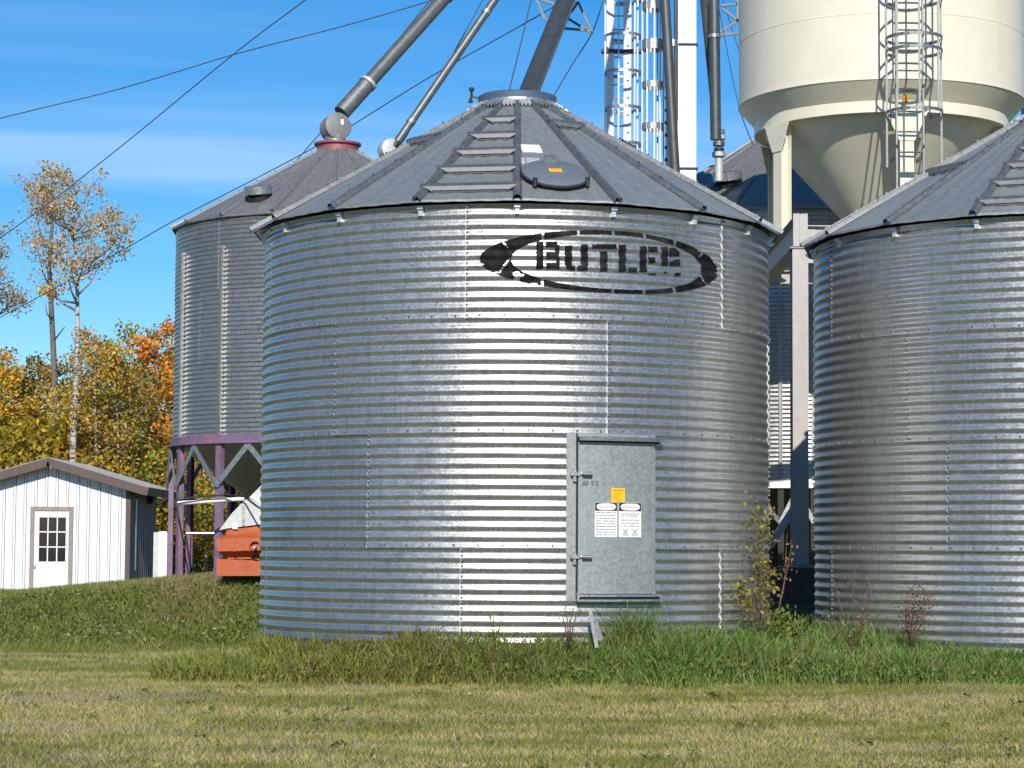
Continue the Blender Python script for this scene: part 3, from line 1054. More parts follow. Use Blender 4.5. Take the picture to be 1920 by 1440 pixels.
LB_C = np.array((W(627, 800, 32.63)[0], 32.63))
LB_R = 2.286
lz0, lz1 = W(330, 828, 32.6)[2], W(327, 437, 32.6)[2]
left_bin, LROOF = hopper_bin(LB_C, LB_R, lz0, lz1, W(627, 286, 32.6)[2], 0.30, 18, 3, 3,
    'tall corrugated hopper bin on purple legs, behind the left side of the lettered bin',
    [-37.5, -62.5, -85, -110, -12.5, 12.5, 37.5, 62.5, 90, 118, 147, 175, 202, 226], 1.0, [-20, 10, -40], M_RED, M_PURPLE, M_PURPLE, 1.35, 'tall hopper bins', M_STEEL, M_WALL2, M_ROOF2)

BB_C = np.array((W(1500, 600, 41)[0], 41.0))
BB_R = 3.4
bz0, bz1 = W(1460, 903, 37.6)[2], W(1460, 386, 37.6)[2]
back_bin, BROOF = hopper_bin(BB_C, BB_R, bz0, bz1, W(1500, 235, 41)[2], 0.4, 24, 4, 4,
    'tall dark hopper bin seen through the gap between the two low bins',
    [-12.6, -3.6, 14, 31, 51, 71, 101, 131, 161, 191, 221, 251, 281, 311, 331], 0.7, [-20, 10, -40, 0], M_STEEL, M_WHITE, M_DARK, 0.9, 'tall hopper bins', M_PIPED, M_WALL2, M_ROOF2)

def vent(root, rf, C3, px, py, rad, label=None):
    p0, u, t = rf.hit(C3, px, py)
    o, es, et, nn = rf.frame(p0, u, t)
    o = o + C3
    mb = MB().lathe([(rad * 0.8, -0.05), (rad * 0.8, 0.08)], 20, o, (es, et, nn))
    v = part('roof_vent', mb, M_DARK, root, 'auto')
    tl = unit(nn * 0.4 + EZ * 0.6)
    e2 = unit(np.cross(tl, es))
    c_ = o + nn * 0.07
    mb = MB().lathe([(rad, 0.0), (rad, rad * 0.55), (rad * 0.9, rad * 0.62), (0, rad * 0.66)], 24, c_, (es, e2, tl))
    part('vent_cap', mb, M_STEEL, v, 'auto')
vent(left_bin, LROOF, np.array((LB_C[0], LB_C[1], 1.0)), 487, 373, 0.19)
vent(back_bin, BROOF, np.array((BB_C[0], BB_C[1], 0.7)), 1367, 345, 0.25)
c = W(373, 445, LB_C[1] - 1.3)
part('bin_light', MB().tube([c, c + np.array((0, -0.12, 0.0))], 0.045, 10), M_DARK, left_bin)

# ------------------------------------------------------------------ cream hopper bin on steel frame
CB = np.array((W(1651, 150, 34)[0], 34.0))
CB_R = 2.13
rim_z = W(1651, 148, 34 - CB_R)[2]
FT = float(W(1498, 408, 30.15)[2])
cream = thing('cream_hopper_bin', (CB[0], CB[1], FT), 'smooth cream painted hopper bin with a cone bottom and caged ladder', 'hopper bin')
C3 = np.array((CB[0], CB[1], 0.0))
mb = MB().lathe([(CB_R, rim_z), (CB_R, rim_z + 0.95), (CB_R + 0.004, rim_z + 0.955), (CB_R + 0.004, rim_z + 0.965), (CB_R, rim_z + 0.97), (CB_R, 9.8), (0.4, 10.75), (0, 10.8)], 96, C3)
part('tank_wall', mb, M_CREAM, cream, 'auto')
mb = MB().lathe([(CB_R + 0.002, rim_z - 0.0), (CB_R + 0.012, rim_z + 0.003), (CB_R + 0.012, rim_z + 0.03), (CB_R + 0.001, rim_z + 0.033)], 96, C3)
part('rim_band', mb, M_CREAM, cream, 'auto')
ap_z = W(1651, 470, 34)[2]
slope = (rim_z - ap_z) / (CB_R - 0.16)
for k in range(12):
    mb = MB().lathe([(CB_R, rim_z - 0.003), (0.16, ap_z)], 8, C3, a0=k * 30 + 11, a1=k * 30 + 41)
    part('cone_plate', mb, M_CREAM, cream, True)
mb = MB().lathe([(0.17, ap_z + 0.02), (0.17, ap_z - 0.25), (0, ap_z - 0.25)], 20, C3)
part('cone_spout', mb, M_CREAM, cream, 'auto')
RBM = 1.90
rb0, rb1 = W(1651, 209, 34 - RBM)[2], W(1651, 184, 34 - RBM)[2]
mb = MB().lathe([(RBM - 0.14, rb1), (RBM, rb1), (RBM, rb0), (RBM - 0.14, rb0), (RBM - 0.14, rb1)], 72, C3)
part('ring_beam', mb, M_CREAM, cream, 'auto')
def cfr(phi):
    a = R_(phi)
    return np.array((math.cos(a), math.sin(a), 0)), EZ, np.array((math.sin(a), -math.cos(a), 0))
for p in (1.8, 66.0, 140.0, -127.0, -61.0):
    ax = cfr(p)
    o = C3 + ax[2] * (RBM - 0.08)
    mb = MB().box(o, (-0.10, 0.10), (FT, rb0 - 0.005), (-0.09, -0.078), ax)
    mb.box(o, (-0.10, 0.10), (FT, rb0 - 0.005), (0.078, 0.09), ax)
    mb.box(o, (-0.012, 0.012), (FT, rb0 - 0.005), (-0.078, 0.078), ax)
    lg = part('leg', mb, M_CREAM, cream)
    mb = MB().prism([(-0.11, rb0 - 0.42), (0.11, rb0 - 0.42), (0.30, rb0 - 0.004), (-0.30, rb0 - 0.004)], 0.091, 0.103, o, ax)
    part('gusset', mb, M_CREAM, lg)
    mb = MB().box(o, (-0.16, 0.16), (FT, FT + 0.02), (-0.14, 0.14), ax)
    part('base_plate', mb, M_CREAM, lg)
# caged ladder
ax = cfr(0.6)
lo = C3 + ax[2] * (CB_R + 0.22)
LW = 0.19
zb, zt = 5.95, 10.6
for sx in (-LW, LW):
    part('ladder_rail', MB().box(lo, (sx - 0.012, sx + 0.012), (zb, zt), (-0.03, 0.03), ax), M_RIB, cream)
z = zb + 0.15
while z < zt:
    part('ladder_rung', MB().tube([lo - ax[0] * LW + EZ * z, lo + ax[0] * LW + EZ * z], 0.013, 6), M_RIB, cream)
    z += 0.29
def hoop(zh, rad=0.39):
    pts = [lo - ax[0] * LW + EZ * zh]
    for t in np.linspace(-125, 125, 20):
        pts.append(lo + ax[2] * 0.36 + EZ * zh + rad * (math.sin(R_(t)) * ax[0] + math.cos(R_(t)) * ax[2]))
    pts.append(lo + ax[0] * LW + EZ * zh)
    mb = MB()
    for p, q in zip(pts[:-1], pts[1:]):
        mb.bar(p, q, 0.008, 0.045, EZ)
    return mb
for yy in (4, -75, 76, 100, 214):
    part('cage_hoop', hoop(W(1718, yy, 31.4)[2]), M_RIB, cream)
for t in (-95, -48, 0, 48, 95):
    b0 = lo + ax[2] * 0.36 + 0.382 * (math.sin(R_(t)) * ax[0] + math.cos(R_(t)) * ax[2])
    part('cage_bar', MB().box(b0, (-0.014, 0.014), (W(1718, 316 if abs(t) > 60 else 216, 31.4)[2], zt), (-0.005, 0.005), ax), M_RIB, cream)
for z in (6.9, 8.4, 9.6):
    for sx in (-LW, LW):
        part('ladder_bracket', MB().box(lo, (sx - 0.01, sx + 0.01), (z, z + 0.05), (-0.22 if z > 7.9 else -0.5, -0.03), ax), M_RIB, cream)
c = W(1698, 192, 31.95)
part('beacon', MB().lathe([(0.04, 0), (0.045, 0.06), (0.03, 0.1), (0, 0.11)], 12, c), flat('amber_lens', (0.8, 0.30, 0.02), 0.3), cream)

# steel frame under it
PY = 30.3
frame_o = thing('steel_gantry', (W(1498, 1055, PY)[0], PY, 1.2), 'grey primed steel column and beams standing between the two low bins', 'gantry')
pc = W(1498.5, 700, PY)
px0 = pc[0]
def hcol(x, y, z0, z1):
    mb = MB()
    mb.box((x, y, 0), (-0.105, 0.105), (-0.15, -0.135), (z0, z1))
    mb.box((x, y, 0), (-0.105, 0.105), (0.135, 0.15), (z0, z1))
    mb.box((x, y, 0), (-0.007, 0.007), (-0.135, 0.135), (z0, z1))
    return mb
col_top = W(1498, 466, PY - 0.15)[2]
part('column', hcol(px0, PY, 1.2, col_top), M_BEAM, frame_o)
part('cap_plate', MB().box((px0, PY, col_top), (-0.14, 0.14), (-0.17, 0.17), (0.001, 0.024)), M_RIB, frame_o)
part('base_plate', MB().box((px0, PY, 1.19), (-0.17, 0.17), (-0.22, 0.22), (-0.02, 0.009)), M_RIB, frame_o)
bb0, bb1 = col_top + 0.026, FT
for (x, y0, y1) in ((px0, PY - 0.15, 37.0), (px0 + 3.9, PY - 0.15, 37.0)):
    mb = MB()
    mb.box((x, 0, 0), (-0.10, 0.10), (y0, y1), (bb1 - 0.015, bb1))
    mb.box((x, 0, 0), (-0.10, 0.10), (y0, y1), (bb0, bb0 + 0.015))
    mb.box((x, 0, 0), (-0.008, 0.008), (y0, y1), (bb0 + 0.015, bb1 - 0.015))
    part('long_beam', mb, M_BEAM, frame_o)
mb = MB()
for sx in (-0.054, 0.054):
    mb.box((px0 + sx, PY - 0.17, 0), (-0.043, 0.043), (-0.012, 0.012), (bb0 + 0.0, bb1 + 0.05))
mb.box((px0, PY - 0.16, 0), (-0.014, 0.014), (-0.04, 0.009), (bb0 + 0.02, bb1 + 0.04))
part('end_plate', mb, M_BEAM, frame_o)
for y in (PY + 0.2, 32.9, 35.5):
    mb = MB()
    mb.box((0, y, 0), (px0 + 0.11, px0 + 3.79), (-0.07, 0.07), (bb1 - 0.075, bb1 - 0.06))
    mb.box((0, y, 0), (px0 + 0.11, px0 + 3.79), (-0.07, 0.07), (bb1 - 0.27, bb1 - 0.255))
    mb.box((0, y, 0), (px0 + 0.11, px0 + 3.79), (-0.006, 0.006), (bb1 - 0.255, bb1 - 0.075))
    part('cross_beam', mb, M_BEAM, frame_o)
for (x, y) in ((px0 + 3.9, PY), (px0, 36.8), (px0 + 3.9, 36.8)):
    part('column', hcol(x, y, 0.4, col_top), M_BEAM, frame_o)
part('gusset', MB().prism([(0, 0.2), (0.12, 0.2), (0.20, -0.12), (0.10, -0.10)], -0.006, 0.006, (px0 + 0.10, PY - 0.02, bb0 + 0.05), (EX, EZ, EY)), M_BEAM, frame_o)
a_, b_ = W(1443, 1025, 31.4), W(1497, 940, 31.4)
part('knee_brace', MB().bar(a_, b_, 0.10, 0.10, EY), M_BEAM, frame_o)
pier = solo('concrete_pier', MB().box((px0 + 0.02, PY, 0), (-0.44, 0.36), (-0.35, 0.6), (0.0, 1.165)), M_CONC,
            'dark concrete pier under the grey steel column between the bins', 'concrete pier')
px_r = px0
ped = MB().box((px0 + 0.0, PY - 0.12, 0), (-0.32, 0.36), (-0.22, -0.18), (1.166, 1.185))
solo('steel_angle', ped, M_BEAM, 'pale steel angle lying along the front of the concrete pier', 'steel angle')

# ------------------------------------------------------------------ elevator, ladders and spouts
YE = 36.0
ZTOP = 13.2
def vx(px, Y=YE):
    return W(px, 160, Y)[0]
leg = thing('elevator_leg', (vx(1287), YE, 0.6), 'white square elevator trunk with dark flange bands rising behind the lettered bin', 'elevator leg')
zs = [0.6, W(1287, 318, YE)[2], W(1287, 86, YE)[2], 11.6, ZTOP]
for a_, b_ in zip(zs[:-1], zs[1:]):
    part('trunk_section', MB().box((vx(1287), YE, 0), (-0.147, 0.147), (-0.13, 0.13), (a_ + 0.012, b_ - 0.012)), M_WHITE, leg)
for z in zs[1:-1]:
    part('flange', MB().box((vx(1287), YE, z), (-0.175, 0.175), (-0.16, 0.16), (-0.011, 0.011)), M_DARK, leg)
for sx, z in ((-0.2, zs[2]), (-0.2, zs[1])):
    mb = MB().box((vx(1287) + sx, YE - 0.17, z), (-0.06, 0.05), (-0.05, 0.05), (-0.05, 0.06))
    part('flange_bracket', mb, M_STEEL, leg)

lad = thing('caged_ladder', (vx(1166), YE - 0.1, 0.6), 'bright galvanised caged ladder with wide pale rails, leftmost of the tower', 'ladder', 'caged ladders of the elevator tower')
for (p0, p1) in ((1137, 1150.5), (1169, 1183)):
    x0, x1 = vx(p0), vx(p1)
    part('ladder_rail', MB().box((0, YE, 0), (x0, x1), (-0.05, 0.05), (0.6, ZTOP)), M_BRIGHT, lad)
z = 5.0
while z < ZTOP:
    part('ladder_rung', MB().tube([(vx(1148), YE - 0.03, z), (vx(1171), YE - 0.03, z)], 0.014, 6), M_BRIGHT, lad)
    z += 0.223
for p in (1134, 1157.5, 1188, 1194.5):
    dy = {1134: -0.15, 1157.5: -0.42, 1188: -0.30, 1194.5: -0.12}[p]
    part('cage_bar', MB().box((vx(p), YE + dy, 0), (-0.011, 0.011), (-0.005, 0.005), (3.0, ZTOP)), M_STEEL, lad)
def ring_band(cx, cy, z, rad, hgt, n=24, th=0.008):
    return MB().lathe([(rad, z - hgt / 2), (rad + th, z - hgt / 2), (rad + th, z + hgt / 2), (rad, z + hgt / 2), (rad, z - hgt / 2)], n, (cx, cy, 0))
for yy in (5, 73, 141, 208, 275, 342):
    part('cage_hoop', ring_band(vx(1167), YE - 0.16, W(1167, yy, YE)[2], 0.285, 0.05), M_STEEL, lad)
part('platform_clamp', MB().box((vx(1166), YE - 0.02, W(1166, 97, YE)[2]), (-0.33, 0.31), (-0.07, 0.07), (-0.025, 0.025)), M_DARK, lad)
z = 3.0
while z < ZTOP:
    part('rail_stud', MB().box((vx(1177), YE - 0.06, z), (-0.02, 0.02), (-0.02, 0.005), (-0.02, 0.02)), M_STEEL, lad)
    z += 0.28

cage = thing('safety_cage', (vx(1224), YE, 0.6), 'open round safety cage of thin galvanised bars beside the white trunk', 'safety cage', 'caged ladders of the elevator tower')
for a in (-80, -35, 5, 40, 85, 150, 210):
    part('cage_bar', MB().box((vx(1224) + 0.172 * math.sin(R_(a)), YE - 0.172 * math.cos(R_(a)), 0), (-0.011, 0.011), (-0.006, 0.006), (3.0, ZTOP)), M_STEEL, cage)
for yy, hh in ((12, 0.13), (85, 0.16), (160, 0.1), (238, 0.1), (312, 0.1)):
    part('cage_hoop', ring_band(vx(1224), YE, W(1224, yy, YE)[2], 0.172, hh), M_STEEL, cage)
guide = thing('cable_guide', (vx(1252), YE + 0.1, 0.6), 'narrow pale strip with dark studs between safety cage and white trunk', 'cable guide')
part('guide_strip', MB().box((0, YE + 0.1, 0), (vx(1249), vx(1258)), (-0.02, 0.02), (0.6, W(1253, 120, YE)[2])), M_BRIGHT, guide)
z = 6.2
while z < W(1253, 125, YE)[2]:
    part('stud', MB().box((vx(1250.5), YE + 0.07, z), (-0.03, 0.012), (-0.02, 0.009), (-0.025, 0.025)), M_DARK, guide)
    z += 0.2
solo('conduit_pipe', MB().tube([(vx(1266), YE - 0.2, 8.2), (vx(1265), YE - 0.2, ZTOP)], 0.035, 10), M_PIPED,
     'thin dark conduit running down beside the white elevator trunk', 'pipe', smooth='auto')

HEAD = W(1250, -470, YE)

def spout(name, p0, p1, r, mat, label, collars=(), cat='grain spout', group='grain spouts'):
    p0, p1 = np.asarray(p0, float), np.asarray(p1, float)
    t = thing(name, p0, label, cat, group)
    part('pipe', MB().tube([p0, p1], r, 20), mat, t, 'auto')
    d = unit(p1 - p0)
    for s_ in collars:
        c = p0 + (p1 - p0) * s_
        part('pipe_collar', MB().tube([c - d * 0.03, c + d * 0.03], r * 1.16, 20), M_STEEL, t, 'auto')
    return t, d

# spout 1 to the purple-legged bin
a_ = W(640, 212, 32.6)
s1, d = spout('grain_spout', a_, HEAD, 0.105, M_PIPE, 'long grey spout sloping down to a round drum above the red collar', (0.3, 0.5))
c = W(629, 240, 32.6)
part('sleeve', MB().tube([a_, a_ + (HEAD - a_) / np.linalg.norm(HEAD - a_) * 0.62], 0.122, 20), M_RIB, s1, 'auto')
part('sleeve_band', MB().tube([a_ + d * 0.63, a_ + d * 0.68], 0.137, 20), M_BRIGHT, s1, 'auto')
fax = unit(np.array((0.45, -0.88, 0.1)))
e1 = unit(np.cross(EZ, fax)); e2 = np.cross(fax, e1)
drum = part('drum', MB().lathe([(0, -0.13), (0.185, -0.13), (0.2, -0.12), (0.2, 0.12), (0.185, 0.13), (0, 0.13)], 36, c, (e1, e2, fax)), M_DULL, s1, 'auto')
part('drum_tag', MB().box(c + fax * 0.131, (0.03, 0.075), (0.02, 0.10), (0, 0.003), (e1, e2, fax)), M_PAPER, drum)
part('outlet', MB().tube([c - EZ * 0.12, c - EZ * 0.33], 0.15, 20), M_STEEL, s1, 'auto')
# spout 2
a_ = W(741, 272, 34)
s2, d = spout('grain_spout', a_, HEAD, 0.062, M_PIPE, 'thinner grey spout ending in a pale drum behind the lettered bin roof', (0.055, 0.32))
part('end_band', MB().tube([a_ - d * 0.05, a_ + d * 0.06], 0.075, 16), M_DARK, s2, 'auto')
c = W(731, 282, 34)
part('drum', MB().lathe([(0, -0.1), (0.15, -0.1), (0.165, -0.09), (0.165, 0.09), (0.15, 0.1), (0, 0.1)], 30, c, (e1, e2, fax)), M_TIN, s2, 'auto')
part('outlet', MB().tube([c, c - EZ * 0.5], 0.11, 16), M_TIN, s2, 'auto')
# spout 3 into the lettered bin
a_ = W(988, 182, MAIN_C[1])
s3, d = spout('grain_spout', a_, HEAD, 0.112, M_PIPED, 'thick dark spout dropping into the cap of the lettered bin', (0.6,))
def angle(parent, *pp, r=0.014):
    for p, q in pp:
        part('truss_bar', MB().bar(p, q, r * 2, r * 2), M_PIPED, parent)
q_ = lambda x, y: W(x, y, 28.4)
angle(s3, (q_(1062, 33), q_(1111, 63)), (q_(1084, 4), q_(1111, 63)), (q_(1046, 52), q_(1100, 57)), (q_(1084, 4), q_(1072, 22)), (q_(1070, 18), q_(1005, -4)), (q_(1005, -4), q_(1022, 38)), (q_(1022, 38), q_(1055, 40)))
# spout d, dark, close beside white trunk
a_ = W(1267, 345, 35.2)
spout('grain_spout', a_, W(1247, 0, 35.2) + (W(1247, 0, 35.2) - a_) * 0.9, 0.078, M_PIPED, 'dark near vertical spout overlapping the left edge of the white trunk', (0.9,))
# spout f to the back bin
a_ = W(1346, 262, 38.6)
s5, d = spout('grain_spout', a_, HEAD + np.array((0.2, 0, 0)), 0.068, M_PIPE, 'slim grey spout leaning right of the white trunk onto a jointed fitting', (0.5,))
for k, (yy, rr) in enumerate(((248, 0.105), (258, 0.12), (270, 0.10), (282, 0.085), (290, 0.12))):
    c = W(1348, yy, 38.6)
    part('fitting', MB().tube([c - EZ * 0.035, c + EZ * 0.04], rr, 18), (M_STEEL, M_TIN, M_RIB, M_DARK, M_TIN)[k], s5, 'auto')
part('outlet', MB().tube([W(1348, 292, 38.6), W(1348, 340, 38.6)], 0.07, 14), M_TIN, s5, 'auto')
# big vertical pipe
a_ = W(1342, 262, 37.6)
s6, d = spout('discharge_pipe', a_, (a_[0] - 0.06, 37.6, ZTOP), 0.092, M_PIPED, 'big dark vertical pipe just left of the cream hopper bin', (0.35,), 'pipe', None)
q2 = lambda x, y: W(x, y, 37.6)
angle(s6, (q2(1350, 60), q2(1382, 40)), (q2(1350, 66), q2(1385, 62)), (q2(1352, 10), q2(1382, 8)), (q2(1355, 16), q2(1384, 40)), (q2(1382, -5), q2(1383, 42)), r=0.02)

# guy wires
def wire(pts, label, r=0.009):
    P = [W(x, y, Y) for x, y, Y in pts]
    # smooth through the given points
    out = []
    n = len(P)
    for i in range(n - 1):
        p0, p1, p2, p3 = P[max(i - 1, 0)], P[i], P[i + 1], P[min(i + 2, n - 1)]
        for t in np.linspace(0, 1, 7)[:-1]:
            out.append(0.5 * ((2 * p1) + (-p0 + p2) * t + (2 * p0 - 5 * p1 + 4 * p2 - p3) * t * t + (-p0 + 3 * p1 - 3 * p2 + p3) * t ** 3))
    out.append(P[-1])
    solo('guy_wire', MB().tube(out, r, 5, False), M_WIRE, label, 'guy wire', 'guy wires of the elevator')
wire([(-1500, 640, 60), (-600, 372, 48), (0, 222, 40), (220, 168, 39), (440, 102, 38), (640, 50, 37), (800, 4, 36.4), (900, -28, 36)], 'sagging guy wire crossing the sky highest on the left', 0.010)
wire([(-700, 900, 62), (-300, 640, 55), (0, 446, 47), (195, 300, 44), (440, 100, 40), (572, 0, 38), (700, -100, 36)], 'straight guy wire passing just above the tall bare topped tree', 0.010)
wire([(-800, 1010, 70), (-350, 775, 60), (25, 582, 50), (235, 466, 46), (330, 412, 44), (592, 275, 41), (800, 148, 38.5), (1012, 28, 36.5), (1090, -20, 36)], 'long low guy wire rising past the left hopper bin eave', 0.010)
wire([(380, 520, 36.5), (520, 344, 36), (667, 172, 35.5), (810, -4, 35)], 'guy wire running just above the drum spout')
wire([(640, 462, 33), (752, 272, 34), (820, 155, 34.5), (906, -2, 35.5)], 'steep guy wire crossing behind the thinner spout')
wire([(918, 330, 28.5), (955, 169, 30), (975, 88, 32), (997, -4, 34)], 'near vertical guy wire left of the thick dark spout')
wire([(940, 320, 28.5), (1006, 168, 30), (1040, 92, 32), (1080, 4, 34)], 'guy wire close along the right side of the thick dark spout')
wire([(950, 330, 28.5), (1038, 180, 30), (1075, 118, 31), (1111, 60, 32), (1131, 0, 34)], 'guy wire from the lettered bin cap up to the spout truss tip')
wire([(1347, 10, 37), (1383, 190, 37), (1412, 272, 36.5)], 'guy wire vanishing behind the lower left of the cream tank', 0.008)
wire([(1355, 0, 39), (1400, 140, 39)], 'short guy wire between dark pipe and upper cream tank', 0.008)

# ------------------------------------------------------------------ shed
SY = 48.0
sx1 = W(240, 1080, SY)[0]
sxp = W(95, 900, SY)[0]
hwid = sx1 - sxp
sx0 = sxp - hwid
s_base = 0.42
e_z = W(240, 912, SY)[2]
p_z = W(95, 868, SY)[2]
SROT = 0.0
shed = thing('shed', (sxp, SY, s_base), 'small white ribbed metal shed with brown trimmed gable roof', 'shed')
DEP = 3.7
def top_z(x):
    return p_z - (p_z - e_z) * abs(x - sxp) / hwid
# core walls set back behind the siding strips
mb = MB().prism([(sx0 + 0.03, s_base - 0.3), (sx1 - 0.03, s_base - 0.3), (sx1 - 0.03, e_z - 0.02), (sxp, p_z - 0.02), (sx0 + 0.03, e_z - 0.02)], SY + 0.03, SY + DEP - 0.03)
part('wall_core', mb, M_SIDEWALL, shed)
nst = 15
dx0, dx1 = W(57, 1000, SY)[0], W(137, 1000, SY)[0]
dz1 = W(97, 950, SY)[2]
for i in range(nst):
    xa, xb = sx0 + (sx1 - sx0) * i / nst, sx0 + (sx1 - sx0) * (i + 1) / nst
    inner = xa < dx1 and xb > dx0
    zb_ = dz1 if inner else s_base - 0.3
    segs = [(xa + 0.062, xb, zb_)]
    if inner and xa < dx0 - 0.01:
        segs = [(xa + 0.062, dx0, s_base - 0.3), (dx0, xb, dz1)]
    elif inner and xb > dx1 + 0.01:
        segs = [(xa + 0.062, dx1, dz1), (dx1, xb, s_base - 0.3)]
    mb = MB()
    for (u, v, zb_) in segs:
        poly = [(u + 0.002, zb_), (v - 0.002, zb_), (v - 0.002, top_z(v))]
        if u < sxp < v:
            poly.append((sxp, p_z))
        poly.append((u + 0.002, top_z(u)))
        mb.prism(poly, SY + 0.0, SY + 0.028)
    zb_ = segs[0][2]
    mb.box((xa + 0.031, SY, 0), (-0.020, 0.020), (-0.012, 0.03), (zb_, top_z(xa) - 0.01))
    part('siding_panel', mb, M_SIDING, shed)
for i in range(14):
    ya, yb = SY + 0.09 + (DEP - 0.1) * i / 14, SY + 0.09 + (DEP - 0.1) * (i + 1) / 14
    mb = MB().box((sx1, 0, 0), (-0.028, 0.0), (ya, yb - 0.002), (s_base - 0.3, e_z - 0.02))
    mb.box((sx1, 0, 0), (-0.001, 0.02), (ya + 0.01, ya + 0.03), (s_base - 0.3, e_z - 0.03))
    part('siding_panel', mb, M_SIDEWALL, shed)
part('corner_trim', MB().box((sx1, SY, 0), (-0.07, 0.03), (-0.025, 0.085), (s_base - 0.3, e_z + 0.0)), M_BROWN, shed)
OV = 0.42
for sgn in (-1, 1):
    sl = (p_z - e_z) / hwid
    xe = sxp + sgn * (hwid + OV)
    ze = p_z - sl * (hwid + OV)
    d = unit(np.array((xe - sxp, 0, ze - p_z)))
    nrm = np.array((-d[2] * sgn, 0, d[0] * sgn))
    L = math.hypot(xe - sxp, ze - p_z)
    o = np.array((sxp, SY - 0.30, p_z + 0.05))
    mb = MB().box(o, (0, L), (0, DEP + 0.6), (0.02, 0.045), (d, EY, nrm))
    for k in range(17):
        mb.box(o, (0, L), (k * 0.268, k * 0.268 + 0.04), (0.045, 0.065), (d, EY, nrm))
    rfp = part('roof', mb, M_ROOF2, shed)
    mb = MB().box(o, (0, L), (-0.025, 0.0), (-0.13, 0.045), (d, EY, nrm))
    part('fascia', mb, M_BROWN, rfp)
    mb = MB().box(o, (hwid * 0.9, L), (0.0, DEP + 0.6), (-0.02, 0.018), (d, EY, nrm))
    part('soffit', mb, M_BROWN, rfp)
    mb = MB().box(o, (L + 0.001, L + 0.03), (-0.03, DEP + 0.6), (-0.12, 0.055), (d, EY, nrm))
    part('eave_trim', mb, M_BROWN, rfp)
mb = MB()
mb.box((0, SY, 0), (dx0, dx0 + 0.085), (-0.045, 0.03), (s_base - 0.3, dz1))
mb.box((0, SY, 0), (dx1 - 0.085, dx1), (-0.045, 0.03), (s_base - 0.3, dz1))
mb.box((0, SY, 0), (dx0 + 0.085, dx1 - 0.085), (-0.045, 0.03), (dz1 - 0.085, dz1))
part('door_frame', mb, M_FRAME, shed)
sd = part('door', MB().box((0, SY, 0), (dx0 + 0.088, dx1 - 0.088), (-0.02, 0.028), (s_base - 0.3, dz1 - 0.088)), M_WHITE, shed)
wx0, wx1 = W(73, 1000, SY)[0], W(125, 1000, SY)[0]
wz1, wz0 = W(97, 969, SY)[2], W(97, 1054, SY)[2]
for i in range(3):
    for j in range(3):
        xa = wx0 + (wx1 - wx0) * i / 3 + 0.012; xb = wx0 + (wx1 - wx0) * (i + 1) / 3 - 0.012
        za = wz0 + (wz1 - wz0) * j / 3 + 0.012; zb_ = wz0 + (wz1 - wz0) * (j + 1) / 3 - 0.012
        part('pane', MB().box((0, SY, 0), (xa, xb), (-0.024, -0.0205), (za, zb_)), M_GLASS, sd)
mb = MB()
for i in range(4):
    x = wx0 + (wx1 - wx0) * i / 3
    mb.box((x, SY, 0), (-0.012, 0.012), (-0.034, -0.0203), (wz0 - 0.012, wz1 + 0.012))
for j in range(4):
    z = wz0 + (wz1 - wz0) * j / 3
    mb.box((0, SY, z), (wx0 + 0.012, wx1 - 0.012), (-0.033, -0.0203), (-0.012, 0.012))
part('window_grille', mb, M_WHITE, sd)
c = W(64, 1062, SY - 0.06)
part('handle', MB().tube([c, c + np.array((0, 0.05, 0))], 0.03, 12), M_STEEL, sd)
c = W(255, 985, SY + 0.6)
part('side_window_strip', MB().box((sx1, SY + 0.75, 0), (0.001, 0.024), (0, 0.12), (s_base + 0.45, e_z - 0.25)), M_WHITE, shed)
part('service_box', MB().box((sx1, SY + 2.3, e_z - 0.32), (0.021, 0.14), (0, 0.2), (0, 0.24)), M_DARK, shed)

# white cabinet by the shed
cb = thing('cabinet', (*W(300, 1070, 46)[:2], 0.45), 'tall white metal cabinet standing between shed and purple legs', 'cabinet')
cx0, cx1 = W(288, 1000, 46)[0], W(314, 1000, 46)[0]
cz = W(300, 998, 46)[2]
part('body', MB().box((0, 46, 0), (cx0, cx1), (0.0, 0.5), (0.2, cz)), M_TIN, cb)
part('door', MB().box((0, 46, 0), (cx0 + 0.11, cx1), (-0.02, -0.001), (0.52, cz + 0.02)), M_WHITE, cb)
part('plinth_panel', MB().box((0, 46, 0), (cx0 + 0.11, cx1), (-0.025, -0.001), (0.2, 0.5)), M_WHITE, cb)

# orange auger hopper
OYY = 30.0
au = thing('auger_hopper', (*W(450, 1060, OYY)[:2], 1.0), 'orange hopper under a pale sheet metal hood, half hidden by the lettered bin', 'auger hopper')
P = lambda x, y: (W(x, y, OYY)[0], W(x, y, OYY)[2])
mb = MB()
rows_ = [((424, 994), (545, 979), 0.05), ((424, 1003), (545, 992), -0.01), ((406, 1010), (545, 1006), 0.0), ((407, 1034), (545, 1030), 0.0), ((424, 1047), (545, 1045), 0.16)]
vs = []
for (a_, b_, dy) in rows_:
    for q in (a_, b_):
        vs.append(np.array((P(*q)[0], OYY + dy, P(*q)[1])))
nb = len(vs)
vs += [v * np.array((1, 0, 1)) + np.array((0, OYY + 0.9, 0)) for v in vs]
fs = [(2 * i, 2 * i + 1, 2 * i + 3, 2 * i + 2) for i in range(4)] + [(nb + 2 * i, 2 * i, 2 * i + 2, nb + 2 * i + 2) for i in range(4)]
fs += [(0, 1, nb + 1, nb), (8, 9, nb + 9, nb + 8)]
mb.add(vs, fs)
for q in (440, 470, 500):
    mb.box((P(q, 1018)[0], OYY - 0.004, P(q, 1022)[1]), (-0.012, 0.012), (-0.012, 0.006), (-0.085, 0.085))
part('trough', mb, M_ORANGE, au)
mb = MB().bar(np.array((P(424, 1047)[0], OYY + 0.15, P(424, 1047)[1])), np.array((P(545, 1045)[0], OYY + 0.15, P(545, 1045)[1])), 0.03, 0.02)
